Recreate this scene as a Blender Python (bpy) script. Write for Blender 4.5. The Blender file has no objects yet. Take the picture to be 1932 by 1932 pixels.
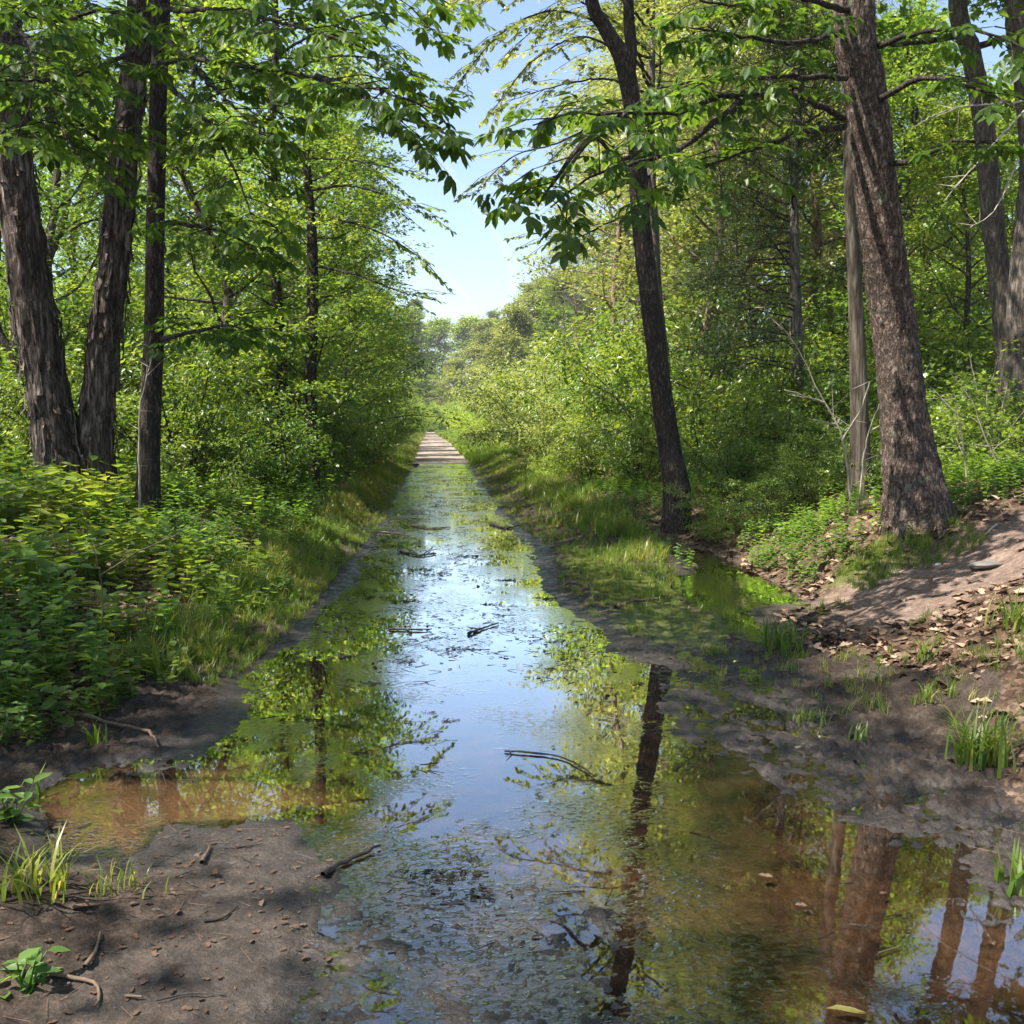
import bpy, math
import numpy as np
from mathutils import Matrix, Vector, Euler

PI = math.pi
R = math.radians
C = bpy.context.scene.collection
rng = np.random.default_rng(11)

# ------------------------------------------------------------------ camera, sky, sun, exposure
CAM_H = 1.6
YAW, PITCH = math.atan(158 / 1932), math.atan(166 / 1932)
cd = bpy.data.cameras.new('camera')
cam = bpy.data.objects.new('camera', cd)
C.objects.link(cam)
cam.location = (0, 0, CAM_H)
cam.rotation_euler = (PI / 2 - PITCH, 0, -YAW)
cd.sensor_width = 36
cd.lens = 36
cd.clip_start = 0.05
cd.clip_end = 20000
sc = bpy.context.scene
sc.camera = cam

SUN_DIR = np.array([-0.60, -0.22, 1.0])
SUN_DIR /= np.linalg.norm(SUN_DIR)
w = bpy.data.worlds.new('World')
sc.world = w
w.use_nodes = True
nt = w.node_tree
sky = nt.nodes.new('ShaderNodeTexSky')
sky.sky_type = 'NISHITA'
sky.sun_disc = False
sky.sun_elevation = math.asin(SUN_DIR[2])
sky.sun_rotation = math.atan2(SUN_DIR[0], SUN_DIR[1])
sky.air_density = 1.0
sky.dust_density = 1.2
sky.ozone_density = 1.6
bg = nt.nodes['Background']
nt.links.new(sky.outputs[0], bg.inputs['Color'])
bg.inputs['Strength'].default_value = 0.105
sl = bpy.data.lights.new('sun', 'SUN')
sl.energy = 5.0
sl.angle = R(0.55)
sl.color = (1.0, 0.94, 0.84)
sun = bpy.data.objects.new('sun', sl)
C.objects.link(sun)
sun.rotation_euler = Vector(SUN_DIR).to_track_quat('Z', 'Y').to_euler()
sc.view_settings.view_transform = 'Standard'
sc.view_settings.look = 'None'
sc.view_settings.gamma = 1
sc.view_settings.exposure = 1.42
cy = sc.cycles
cy.max_bounces = 7
cy.diffuse_bounces = 4
cy.glossy_bounces = 2
cy.transmission_bounces = 4
cy.transparent_max_bounces = 6
cy.caustics_reflective = False
cy.caustics_refractive = False
cy.sample_clamp_indirect = 6
cy.use_adaptive_sampling = True
cy.adaptive_threshold = 0.02
cy.use_denoising = True

M_CAM = np.array(Euler((PI / 2 - PITCH, 0, -YAW)).to_matrix())


def P(u, v, Y):
    """World point at distance Y along the path seen at (u, v) of the 1932 px view."""
    d = M_CAM @ np.array([(u - 966) / 1932, (966 - v) / 1932, -1.0])
    return np.array([0, 0, CAM_H]) + d * (Y / d[1])


# ------------------------------------------------------------------ noise
def _h(ix, iy, iz, seed):
    n = (ix * 374761393 + iy * 668265263 + iz * 2147483647 + seed * 1274126177) & 0xFFFFFFFF
    n = ((n ^ (n >> 13)) * 1274126177) & 0xFFFFFFFF
    return ((n ^ (n >> 16)) & 0xFFFFFF) / float(0xFFFFFF)


def vnoise(x, y, z=0.0, seed=0):
    x, y, z = np.broadcast_arrays(np.asarray(x, float), np.asarray(y, float), np.asarray(z, float))
    ix, iy, iz = np.floor(x).astype(np.int64), np.floor(y).astype(np.int64), np.floor(z).astype(np.int64)
    fx, fy, fz = x - ix, y - iy, z - iz
    fx, fy, fz = fx * fx * (3 - 2 * fx), fy * fy * (3 - 2 * fy), fz * fz * (3 - 2 * fz)
    r = 0
    for a in (0, 1):
        for b in (0, 1):
            for c in (0, 1):
                wgt = (fx if a else 1 - fx) * (fy if b else 1 - fy) * (fz if c else 1 - fz)
                r = r + wgt * _h(ix + a, iy + b, iz + c, seed)
    return r


def fbm(x, y, z=0.0, oct=4, seed=0):
    r, a, f = 0, 0.5, 1.0
    for k in range(oct):
        r = r + a * vnoise(np.asarray(x) * f, np.asarray(y) * f, np.asarray(z) * f, seed + k)
        a *= .5
        f *= 2.03
    return r / (1 - .5 ** oct) * 1.0


def sstep(a, b, x):
    t = np.clip((x - a) / (b - a), 0, 1)
    return t * t * (3 - 2 * t)


# ------------------------------------------------------------------ terrain
SECT = [
    (-40, [(-400, 6), (-60, 2), (-6, .5), (-2.2, .15), (-1, .04), (0, .03), (2, .03), (3, .15), (6, .6), (60, 3), (400, 6)]),
    (2.4, [(-400, 6), (-60, 2), (-6, .5), (-2.2, .15), (-1.15, .05), (-1.0, .03), (-.5, .018), (-.36, .003), (-.15, -.002), (.7, -.003), (1.05, -.025), (1.8, -.02), (2.1, .01), (3, .15), (6, .6), (60, 3), (400, 6)]),
    (3.3, [(-400, 6), (-60, 2), (-6, .6), (-1.8, .14), (-1.2, .04), (-.9, .022), (-.5, .014), (-.36, 0), (-.1, -.005), (.55, -.008), (1, -.035), (1.7, -.018), (1.95, .004), (2.4, .03), (3, .16), (6, .7), (60, 3), (400, 6)]),
    (3.9, [(-400, 6), (-60, 2), (-6, .7), (-2.2, .22), (-1.65, .04), (-1.5, -.01), (-1.15, -.012), (-1.02, .008), (-.6, .008), (-.48, -.004), (-.2, -.02), (.5, -.035), (1.2, -.035), (1.62, -.01), (1.78, .004), (2.3, .006), (2.7, .03), (3.2, .2), (6, .8), (60, 3), (400, 6)]),
    (4.4, [(-400, 6), (-60, 2), (-6, .8), (-2.5, .28), (-1.9, .04), (-1.75, -.015), (-1.2, -.018), (-.8, -.018), (0, -.035), (.8, -.035), (1.35, -.018), (1.58, .003), (1.75, -.008), (2.0, .006), (2.5, .02), (2.9, .1), (3.5, .35), (6, .9), (60, 3), (400, 6)]),
    (5.15, [(-400, 6), (-60, 2), (-6, .9), (-2.7, .3), (-1.95, .08), (-1.5, .02), (-1.15, .008), (-1.02, -.006), (-.6, -.016), (0, -.035), (.8, -.025), (1.2, -.008), (1.38, .006), (1.5, -.01), (1.62, .006), (1.78, -.01), (2.0, .008), (2.6, .03), (3.5, .35), (6, .95), (60, 3), (400, 6)]),
    (6.2, [(-400, 6), (-60, 2), (-6, .9), (-2.8, .35), (-1.7, .09), (-1.25, .022), (-1.08, -.002), (0, -.022), (1.0, -.016), (1.35, .0), (1.55, .008), (1.7, -.008), (1.9, .008), (2.05, -.006), (2.2, .01), (2.6, .03), (3.2, .13), (4.2, .6), (6, .95), (60, 3), (400, 6)]),
    (8, [(-400, 6), (-60, 2), (-6, .9), (-3, .4), (-1.4, .10), (-1.1, .016), (-.95, -.001), (0, -.011), (.8, -.009), (1.2, -.003), (1.5, .02), (2.3, .02), (2.55, -.015), (2.85, .01), (3.4, .10), (4.4, .42), (5, .7), (7, 1.0), (60, 3), (400, 6)]),
    (9.5, [(-400, 6), (-60, 2), (-6, 1.0), (-3.5, .55), (-1.35, .12), (-1.0, .014), (-.85, -.001), (0, -.008), (1, -.006), (1.2, -.001), (1.5, .035), (2.3, .035), (2.45, -.03), (3.35, -.03), (3.6, .08), (4.0, .38), (4.5, .6), (6, 1.0), (60, 3), (400, 6)]),
    (12.5, [(-400, 6), (-60, 2), (-6, 1.0), (-4, .7), (-1.2, .1), (-.9, .014), (-.75, -.001), (.3, -.006), (1.2, -.004), (1.5, .008), (1.8, .06), (2.7, .08), (2.95, -.02), (3.4, -.02), (3.75, .15), (4.8, .6), (7, 1.0), (60, 3), (400, 6)]),
    (15, [(-400, 6), (-60, 2), (-6, 1.0), (-4, .7), (-1.2, .1), (-.9, .02), (-.75, 0), (.3, -.005), (1.2, -.003), (1.55, .01), (2.0, .1), (3.3, .45), (5, .7), (60, 3), (400, 6)]),
    (20, [(-400, 6), (-60, 2), (-6, .9), (-4, .7), (-1.4, .2), (-.95, .02), (-.8, 0), (.3, -.004), (1.3, -.002), (1.6, .02), (2.5, .25), (5, .6), (60, 3), (400, 6)]),
    (41, [(-400, 6), (-60, 2), (-4, .7), (-1.3, .2), (-.75, .02), (-.55, -.003), (.5, -.004), (1.6, -.002), (1.85, .03), (3, .3), (60, 3), (400, 6)]),
    (43.5, [(-400, 6), (-60, 2), (-4, .7), (-1.3, .2), (-.75, .05), (-.55, .045), (.5, .05), (1.6, .045), (1.85, .08), (3, .3), (60, 3), (400, 6)]),
    (120, [(-400, 6), (-60, 2), (-4, .9), (-1.6, .4), (-.8, .2), (.6, .22), (2, .2), (2.4, .3), (5, .7), (60, 3), (400, 6)]),
    (900, [(-400, 8), (400, 8)]),
]
SY = np.array([s[0] for s in SECT], float)


def base_h(x, y):
    x = np.asarray(x, float)
    y = np.asarray(y, float)
    x, y = np.broadcast_arrays(x, y)
    k = np.clip(np.searchsorted(SY, y) - 1, 0, len(SY) - 2)
    out = np.zeros(x.shape)
    prof = np.stack([np.interp(x, [p[0] for p in s[1]], [p[1] for p in s[1]]) for s in SECT])
    t = np.clip((y - SY[k]) / (SY[k + 1] - SY[k]), 0, 1)
    t = t * t * (3 - 2 * t)
    a = np.take_along_axis(prof, k[None], 0)[0]
    b = np.take_along_axis(prof, (k + 1)[None], 0)[0]
    return a * (1 - t) + b * t


YE = [-40, 2.7, 3.3, 3.9, 4.4, 5.15, 6.2, 8, 9.5, 12.5, 20, 41, 80, 130, 400]
XL = [-1.0, -1.0, -1.2, -1.6, -1.85, -1.7, -1.35, -1.15, -1.1, -1.0, -1.0, -.8, -.8, -.5, -.4]
XR = [1.9, 1.9, 1.75, 1.75, 1.95, 2.1, 2.3, 1.5, 1.35, 1.7, 1.65, 1.85, 1.9, 1.35, 1.2]


def xl(y): return np.interp(y, YE, XL)
def xr(y): return np.interp(y, YE, XR)


def trail_mask(x, y):
    # foot trail climbing the right bank from the ditch
    d = np.abs((y - 7.9) - .05 * (x - 4.6) + .25 * (vnoise(x * 1.3, y * 1.3, 0, 5) - .5))
    return sstep(1.25, .7, d) * sstep(2.9, 3.5, x) * sstep(16, 9, x)


def ground_h(x, y):
    b = base_h(x, y)
    warp = (fbm(np.asarray(x) * 1.1, np.asarray(y) * .9, 0, 3, 31) - .5)
    b = base_h(np.asarray(x) + warp * .45, np.asarray(y) + warp * .3)
    near = sstep(60, 20, y)
    flat = sstep(.12, .0, np.abs(b))              # close to the water level
    n1 = fbm(np.asarray(x) * 7 + 1.2 * vnoise(np.asarray(x) * 5, np.asarray(y) * 5, 0, 88), np.asarray(y) * 7 + 1.2 * vnoise(np.asarray(x) * 5, np.asarray(y) * 5, 0, 89), 0, 5, 3) - .5
    n2 = fbm(np.asarray(x) * 34, np.asarray(y) * 30, 0, 3, 7) - .5
    patch = fbm(np.asarray(x) * 1.3, np.asarray(y) * .8, 0, 3, 19)
    rough = sstep(.44, .6, patch)
    farw = sstep(5.5, 8, y)
    bar = sstep(.0, .02, b)
    bub = sstep(4.0, 3.3, y) * sstep(-.6, -.3, x) * sstep(1.1, .8, x)
    calm = (1 - .93 * sstep(.75, .1, np.abs(np.asarray(x) - .25) ) * sstep(3.4, 4.2, y) * sstep(7.6, 5.2, y))
    amp1 = .016 * flat * (.35 + .65 * rough) * (1 - .75 * farw) * calm
    amp2 = .016 * flat * (.25 + .75 * rough) * (1 - .5 * farw) * calm
    mudr = sstep(1.2, 1.7, x) * sstep(3.2, 2.6, x) * sstep(9, 6, y) + sstep(-1.1, -1.4, x) * sstep(-2.6, -1.9, x) * sstep(4.4, 5, y) * sstep(8, 6.5, y)
    amp1 = amp1 * (1 - .75 * bar * (1 - np.clip(mudr, 0, 1))) + .013 * mudr + .004 * bub
    amp2 = amp2 * (1 - .6 * bar * (1 - np.clip(mudr, 0, 1))) + .020 * mudr + .010 * bub + .004 * bar * near
    bank = (1 - flat) * near
    tr = trail_mask(x, y)
    out = b + n1 * amp1 * 2 + n2 * amp2 * 2 + bank * (1 - .8 * tr) * ((fbm(np.asarray(x) * 2.1, np.asarray(y) * 2.1, 0, 4, 9) - .5) * .16 + n2 * .03)
    return out - tr * .05


# ------------------------------------------------------------------ mesh batches (quads only)
class MB:
    def __init__(s):
        s.v, s.f, s.t, s.n = [], [], [], 0

    def add(s, v, f, tone=0.5):
        v = np.asarray(v, np.float32).reshape(-1, 3)
        f = np.asarray(f, np.int64).reshape(-1, 4)
        s.v.append(v)
        s.f.append(f + s.n)
        s.t.append(np.broadcast_to(np.asarray(tone, np.float32), (len(v),)))
        s.n += len(v)

    def mesh(s, name, mat, smooth=False):
        me = bpy.data.meshes.new(name)
        v = np.concatenate(s.v)
        f = np.concatenate(s.f)
        t = np.concatenate(s.t)
        me.vertices.add(len(v))
        me.vertices.foreach_set('co', v.ravel())
        me.loops.add(len(f) * 4)
        me.loops.foreach_set('vertex_index', f.astype(np.int32).ravel())
        me.polygons.add(len(f))
        me.polygons.foreach_set('loop_start', np.arange(0, len(f) * 4, 4, dtype=np.int32))
        if smooth:
            me.polygons.foreach_set('use_smooth', np.ones(len(f), bool))
        a = me.attributes.new('tone', 'FLOAT', 'POINT')
        a.data.foreach_set('value', t.astype(np.float32))
        me.update(calc_edges=True)
        me.materials.append(mat)
        return me


def link(name, data, parent=None, loc=None, rot=None, scale=None):
    o = bpy.data.objects.new(name, data)
    C.objects.link(o)
    if parent is not None:
        o.parent = parent
    if loc is not None:
        o.location = loc
    if rot is not None:
        o.rotation_euler = rot
    if scale is not None:
        o.scale = scale
    return o


def tag(o, label=None, cat=None, group=None, kind=None):
    for k, val in (('label', label), ('category', cat), ('group', group), ('kind', kind)):
        if val:
            o[k] = val
    return o


def norm(a):
    return a / np.maximum(np.linalg.norm(a, axis=-1, keepdims=True), 1e-9)


def stamp(mb, tmpl, pos, axis, up, size, tone):
    """Places a template (verts with y along the axis and z up, quads) at many points."""
    tv, tf = tmpl
    pos = np.asarray(pos, float).reshape(-1, 3)
    n = len(pos)
    if n == 0:
        return
    a = norm(np.broadcast_to(axis, (n, 3)))
    x = np.cross(a, np.broadcast_to(up, (n, 3)))
    x = norm(x + 1e-6)
    z = np.cross(x, a)
    s = np.broadcast_to(size, (n,))[:, None, None]
    vv = pos[:, None] + s * (tv[None, :, 0:1] * x[:, None] + tv[None, :, 1:2] * a[:, None] + tv[None, :, 2:3] * z[:, None])
    ff = tf[None] + (np.arange(n) * len(tv))[:, None, None]
    tt = np.repeat(np.broadcast_to(tone, (n,)), len(tv))
    mb.add(vv.reshape(-1, 3), ff.reshape(-1, 4), tt)


# leaf templates ------------------------------------------------------
def T_diamond(wd=.34, fold=.10):
    return (np.array([[0, 0, 0], [-wd, .45, fold], [0, 1, -.05], [wd, .45, fold]]), np.array([[0, 1, 2, 3]]))


def T_ovate(wd=.27, fold=.07, droop=.12, y0=0.0):
    v = np.array([[0, y0, 0], [-wd * .8, y0 + .28, fold], [-wd * .85, y0 + .62, fold * .6 - droop * .3], [0, y0 + 1, -droop],
                  [wd * .85, y0 + .62, fold * .6 - droop * .3], [wd * .8, y0 + .28, fold]])
    return v, np.array([[0, 1, 2, 3], [0, 3, 4, 5]])


def merge(ts):
    v, f, n = [], [], 0
    for a, b in ts:
        v.append(a)
        f.append(b + n)
        n += len(a)
    return np.concatenate(v), np.concatenate(f)


def xf(t, ang=0, pitch=0, s=1.0, off=(0, 0, 0), roll=0):
    v = t[0] * s
    m = np.array(Euler((pitch, roll, ang)).to_matrix())
    return v @ m.T + np.array(off), t[1]


def T_stalk(L, wd=.012, off=(0, 0, 0)):
    return np.array([[-wd, 0, 0], [wd, 0, 0], [wd * .7, L, 0], [-wd * .7, L, 0]]) + np.array(off), np.array([[0, 1, 2, 3]])


def T_hickory(r):
    """Compound leaf: stalk and five hanging leaflets (unit = whole leaf)."""
    dr = r.uniform(-.75, -.05)
    parts = [T_stalk(.55, .008)]
    parts.append(xf(T_ovate(.25, .05, .1), r.uniform(-.15, .15), dr, .50, (0, .54, -.01)))
    for sgn in (-1, 1):
        parts.append(xf(T_ovate(.25, .05, .1), sgn * r.uniform(.75, 1.0), dr * 1.1, .47, (0, .50, -.01)))
        parts.append(xf(T_ovate(.25, .05, .1), sgn * r.uniform(1.15, 1.5), dr * 1.1, .33, (0, .34, -.01)))
    return merge(parts)


def T_maple(r):
    parts = []
    for ang, L in ((0, 1.0), (.75, .82), (-.75, .82), (1.6, .5), (-1.6, .5)):
        t = np.array([[0, 0, 0], [-.22, .42, .03], [0, 1, -.06], [.22, .42, .03]]), np.array([[0, 1, 2, 3]])
        parts.append(xf(t, ang, 0, L))
    v, f = merge(parts)
    v = v * .75
    v[:, 1] += .25
    return v, f


def T_herb(r, n=9, spread=.8):
    """Small leafy plant, y axis = stem."""
    parts = [(np.array([[-.008, 0, 0], [.008, 0, 0], [.005, 1, 0], [-.005, 1, 0]]), np.array([[0, 1, 2, 3]]))]
    for k in range(n):
        h = .3 + .7 * (k / (n - 1)) ** .8
        az = k * 2.4 + r.uniform(-.4, .4)
        s = (.36 - .12 * h) * r.uniform(.8, 1.25) * spread
        lf = T_ovate(.33, .05, .2)
        lv = lf[0] * s
        # leaf lies nearly horizontal: local y outwards, z up -> stem axis y
        tilt = r.uniform(-.1, .45)
        v = np.stack([lv[:, 0], lv[:, 1] * math.cos(tilt) - lv[:, 2] * math.sin(tilt), lv[:, 1] * math.sin(tilt) + lv[:, 2]], 1)
        out = np.array([math.cos(az), math.sin(az)])
        X = v[:, 1] * out[0] - v[:, 0] * out[1]
        Z = v[:, 1] * out[1] + v[:, 0] * out[0]
        parts.append((np.stack([X, h + v[:, 2], Z], 1), lf[1]))
    return merge(parts)


def T_blade(L, wd, bend, az, base=(0, 0)):
    """Grass blade, y up, three quads."""
    pts = []
    for k in range(4):
        t = k / 3
        h = L * (t - .45 * bend * t * t)
        o = L * bend * t * t * .9
        ww = wd * (1 - t) ** .7 + .0004
        cx, cz = base[0] + o * math.cos(az), base[1] + o * math.sin(az)
        sx, sz = -math.sin(az) * ww, math.cos(az) * ww
        pts += [[cx - sx, h, cz - sz], [cx + sx, h, cz + sz]]
    f = [[2 * k, 2 * k + 1, 2 * k + 3, 2 * k + 2] for k in range(3)]
    return np.array(pts), np.array(f)


def T_tuft(r, n, L, wd, spread, bmin=.1, bmax=.9):
    return merge([T_blade(L * r.uniform(.5, 1.1), wd * r.uniform(.7, 1.3), r.uniform(bmin, bmax), r.uniform(0, 2 * PI),
                          (r.normal(0, spread), r.normal(0, spread))) for _ in range(n)])


def T_deadleaf(r):
    """Curled brown leaf lying on the ground, z up."""
    c = r.uniform(.1, .45)
    v = []
    for k, (y, wd) in enumerate(((0, .04), (.3, .30), (.5, .17), (.68, .3), (1, .03))):
        v += [[-wd, y, c * wd * 1.4 + r.uniform(-.04, .08)], [0, y, r.uniform(-.03, .05)], [wd, y, c * wd * 1.4 + r.uniform(-.04, .08)]]
    f = []
    for k in range(4):
        f += [[3 * k, 3 * k + 1, 3 * k + 4, 3 * k + 3], [3 * k + 1, 3 * k + 2, 3 * k + 5, 3 * k + 4]]
    return np.array(v), np.array(f)


# tubes ------------------------------------------------------------------
def tube(mb, pts, rad, segs=8, tone=.5, disp=None):
    pts = np.asarray(pts, float)
    rad = np.broadcast_to(np.asarray(rad, float), (len(pts),))
    tan = norm(np.gradient(pts, axis=0))
    ref = np.array([0.13, 0.97, 0.2]) if abs(tan[0][2]) > .7 else np.array([0, 0, 1.0])
    X = norm(np.cross(tan, ref))
    Yv = np.cross(tan, X)
    th = np.linspace(0, 2 * PI, segs, endpoint=False)
    rr = rad[:, None] * np.ones((1, segs))
    if disp is not None:
        rr = rr + disp(th[None, :], np.cumsum(np.r_[0, np.linalg.norm(np.diff(pts, axis=0), axis=1)])[:, None], rad[:, None])
    v = pts[:, None] + rr[..., None] * (np.cos(th)[None, :, None] * X[:, None] + np.sin(th)[None, :, None] * Yv[:, None])
    n = len(pts)
    i = np.arange(n - 1)[:, None] * segs
    j = np.arange(segs)[None]
    j2 = (j + 1) % segs
    f = np.stack([i + j, i + j2, i + segs + j2, i + segs + j], -1)
    mb.add(v.reshape(-1, 3), f.reshape(-1, 4), tone)


def resample(pts, step):
    pts = np.asarray(pts, float)
    # Catmull-Rom smoothing
    q = np.vstack([2 * pts[0] - pts[1], pts, 2 * pts[-1] - pts[-2]])
    out = []
    for k in range(len(pts) - 1):
        p0, p1, p2, p3 = q[k], q[k + 1], q[k + 2], q[k + 3]
        m = max(2, int(np.linalg.norm(p2 - p1) / step))
        t = np.linspace(0, 1, m, endpoint=False)[:, None]
        out.append(.5 * (2 * p1 + (p2 - p0) * t + (2 * p0 - 5 * p1 + 4 * p2 - p3) * t ** 2 + (3 * p1 - p0 - 3 * p2 + p3) * t ** 3))
    out.append(pts[-1:])
    return np.vstack(out)


def sticks(mb, a, b, ra, rb, tone=.5):
    """Many thin three-sided twigs at once."""
    a = np.asarray(a, float).reshape(-1, 3)
    b = np.asarray(b, float).reshape(-1, 3)
    n = len(a)
    if n == 0:
        return
    t = norm(b - a)
    X = norm(np.cross(t, np.array([.21, .43, .87])))
    Yv = np.cross(t, X)
    ra = np.broadcast_to(ra, (n,))[:, None]
    rb = np.broadcast_to(rb, (n,))[:, None]
    vs = []
    for P_, r_ in ((a, ra), (b, rb)):
        for k in range(3):
            an = 2 * PI * k / 3
            vs.append(P_ + r_ * (math.cos(an) * X + math.sin(an) * Yv))
    v = np.stack(vs, 1)
    f = np.array([[k, (k + 1) % 3, 3 + (k + 1) % 3, 3 + k] for k in range(3)])
    ff = f[None] + (np.arange(n) * 6)[:, None, None]
    mb.add(v.reshape(-1, 3), ff.reshape(-1, 4), tone)


# ------------------------------------------------------------------ materials
def newmat(name):
    m = bpy.data.materials.new(name)
    m.use_nodes = True
    nt = m.node_tree
    for n in list(nt.nodes):
        if n.type != 'OUTPUT_MATERIAL':
            nt.nodes.remove(n)
    return m, nt, nt.nodes['Material Output']


class NT:
    def __init__(s, nt):
        s.nt = nt

    def n(s, t, **kw):
        nd = s.nt.nodes.new(t)
        for k, v in kw.items():
            if k in nd.inputs.keys():
                nd.inputs[k].default_value = v
            else:
                setattr(nd, k, v)
        return nd

    def l(s, a, b):
        s.nt.links.new(a, b)

    def ramp(s, fac, stops):
        r = s.n('ShaderNodeValToRGB')
        els = r.color_ramp.elements
        while len(els) < len(stops):
            els.new(.5)
        for e, (p, c) in zip(els, stops):
            e.position = p
            e.color = (*c, 1) if len(c) == 3 else c
        s.l(fac, r.inputs[0])
        return r.outputs[0]

    def noise(s, vec, scale, detail=4, rough=.55, scl=None):
        if scl is not None:
            mp = s.n('ShaderNodeMapping')
            mp.inputs['Scale'].default_value = scl
            s.l(vec, mp.inputs[0])
            vec = mp.outputs[0]
        t = s.n('ShaderNodeTexNoise')
        t.inputs['Scale'].default_value = scale
        t.inputs['Detail'].default_value = detail
        t.inputs['Roughness'].default_value = rough
        s.l(vec, t.inputs['Vector'])
        return t.outputs['Fac']

    def mix(s, fac, a, b):
        m = s.n('ShaderNodeMix', data_type='RGBA')
        for src, idx in ((fac, 0), (a, 6), (b, 7)):
            if isinstance(src, (int, float)):
                m.inputs[idx].default_value = src
            elif isinstance(src, tuple):
                m.inputs[idx].default_value = (*src, 1)
            else:
                s.l(src, m.inputs[idx])
        return m.outputs[2]

    def math(s, op, a, b=None, c=None):
        m = s.n('ShaderNodeMath', operation=op)
        for k, src in enumerate((a, b, c)):
            if src is None:
                continue
            if isinstance(src, (int, float)):
                m.inputs[k].default_value = src
            else:
                s.l(src, m.inputs[k])
        return m.outputs[0]

    def sstep(s, lo, hi, x):
        m = s.n('ShaderNodeMapRange', interpolation_type='SMOOTHSTEP')
        m.inputs['From Min'].default_value = lo
        m.inputs['From Max'].default_value = hi
        s.l(x, m.inputs['Value'])
        return m.outputs['Result']


def leaf_mat(name, c0, c1, c2, trans=.5, gloss=.05, tcol=(1.15, 1.0, .45), rough=.38):
    m, nt, out = newmat(name)
    g = NT(nt)
    at = g.n('ShaderNodeAttribute', attribute_name='tone')
    oi = g.n('ShaderNodeObjectInfo')
    t = g.math('ADD', at.outputs['Fac'], g.math('MULTIPLY', g.math('SUBTRACT', oi.outputs['Random'], .5), .3))
    col = g.ramp(t, [(0.0, c0), (.5, c1), (1.0, c2)])
    d = g.n('ShaderNodeBsdfDiffuse')
    g.l(col, d.inputs[0])
    tr = g.n('ShaderNodeBsdfTranslucent')
    mul = g.n('ShaderNodeMix', data_type='RGBA', blend_type='MULTIPLY')
    mul.inputs[0].default_value = 1
    g.l(col, mul.inputs[6])
    mul.inputs[7].default_value = (tcol[0] * 2.2, tcol[1] * 2.2, tcol[2] * 2.2, 1)
    g.l(mul.outputs[2], tr.inputs[0])
    ms = g.n('ShaderNodeMixShader', Fac=trans)
    g.l(d.outputs[0], ms.inputs[1])
    g.l(tr.outputs[0], ms.inputs[2])
    gl = g.n('ShaderNodeBsdfGlossy')
    gl.inputs['Roughness'].default_value = rough
    gl.inputs['Color'].default_value = (1, 1, 1, 1)
    ms2 = g.n('ShaderNodeMixShader', Fac=gloss)
    g.l(ms.outputs[0], ms2.inputs[1])
    g.l(gl.outputs[0], ms2.inputs[2])
    g.l(ms2.outputs[0], out.inputs[0])
    return m


def bark_mat(name, dark, mid, light, scale=9, zs=.12, bump=.6, lichen=None, rough=.9):
    m, nt, out = newmat(name)
    g = NT(nt)
    tc = g.n('ShaderNodeTexCoord').outputs['Object']
    n0 = g.noise(tc, scale * 1.6, 3, .6, (1, 1, zs))
    ridge = g.math('MULTIPLY', g.math('ABSOLUTE', g.math('SUBTRACT', n0, .5)), 5.0)
    n1 = g.math('MINIMUM', ridge, 1.0)
    n2 = g.noise(tc, scale * 5, 5, .7, (1, 1, zs * 2.5))
    n3 = g.noise(tc, 1.3, 3, .5)
    f = g.math('ADD', g.math('MULTIPLY', n1, .42), g.math('MULTIPLY', n2, .58))
    col = g.ramp(f, [(.28, dark), (.48, mid), (.74, light)])
    col = g.mix(g.math('MULTIPLY', g.sstep(.45, .7, n3), .5), col, dark)
    if lichen:
        n4 = g.noise(tc, 5, 5, .7)
        col = g.mix(g.math('MULTIPLY', g.sstep(.60, .68, n4), .7), col, lichen)
    b = g.n('ShaderNodeBsdfPrincipled')
    b.inputs['Roughness'].default_value = rough
    b.inputs['Specular IOR Level'].default_value = .2
    g.l(col, b.inputs['Base Color'])
    bp = g.n('ShaderNodeBump')
    bp.inputs['Strength'].default_value = bump
    bp.inputs['Distance'].default_value = .035
    g.l(f, bp.inputs['Height'])
    g.l(bp.outputs[0], b.inputs['Normal'])
    g.l(b.outputs[0], out.inputs[0])
    return m


def simple_mat(name, c0, c1, scale=20, rough=.8, spec=.3, bump=.4):
    m, nt, out = newmat(name)
    g = NT(nt)
    tc = g.n('ShaderNodeTexCoord').outputs['Object']
    at = g.n('ShaderNodeAttribute', attribute_name='tone')
    n1 = g.noise(tc, scale, 4, .6)
    col = g.mix(g.sstep(.3, .75, g.math('ADD', g.math('MULTIPLY', n1, .5), g.math('MULTIPLY', at.outputs['Fac'], .5))), c0, c1)
    b = g.n('ShaderNodeBsdfPrincipled')
    b.inputs['Roughness'].default_value = rough
    b.inputs['Specular IOR Level'].default_value = spec
    g.l(col, b.inputs['Base Color'])
    bp = g.n('ShaderNodeBump')
    bp.inputs['Strength'].default_value = bump
    bp.inputs['Distance'].default_value = .01
    g.l(n1, bp.inputs['Height'])
    g.l(bp.outputs[0], b.inputs['Normal'])
    g.l(b.outputs[0], out.inputs[0])
    return m


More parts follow.
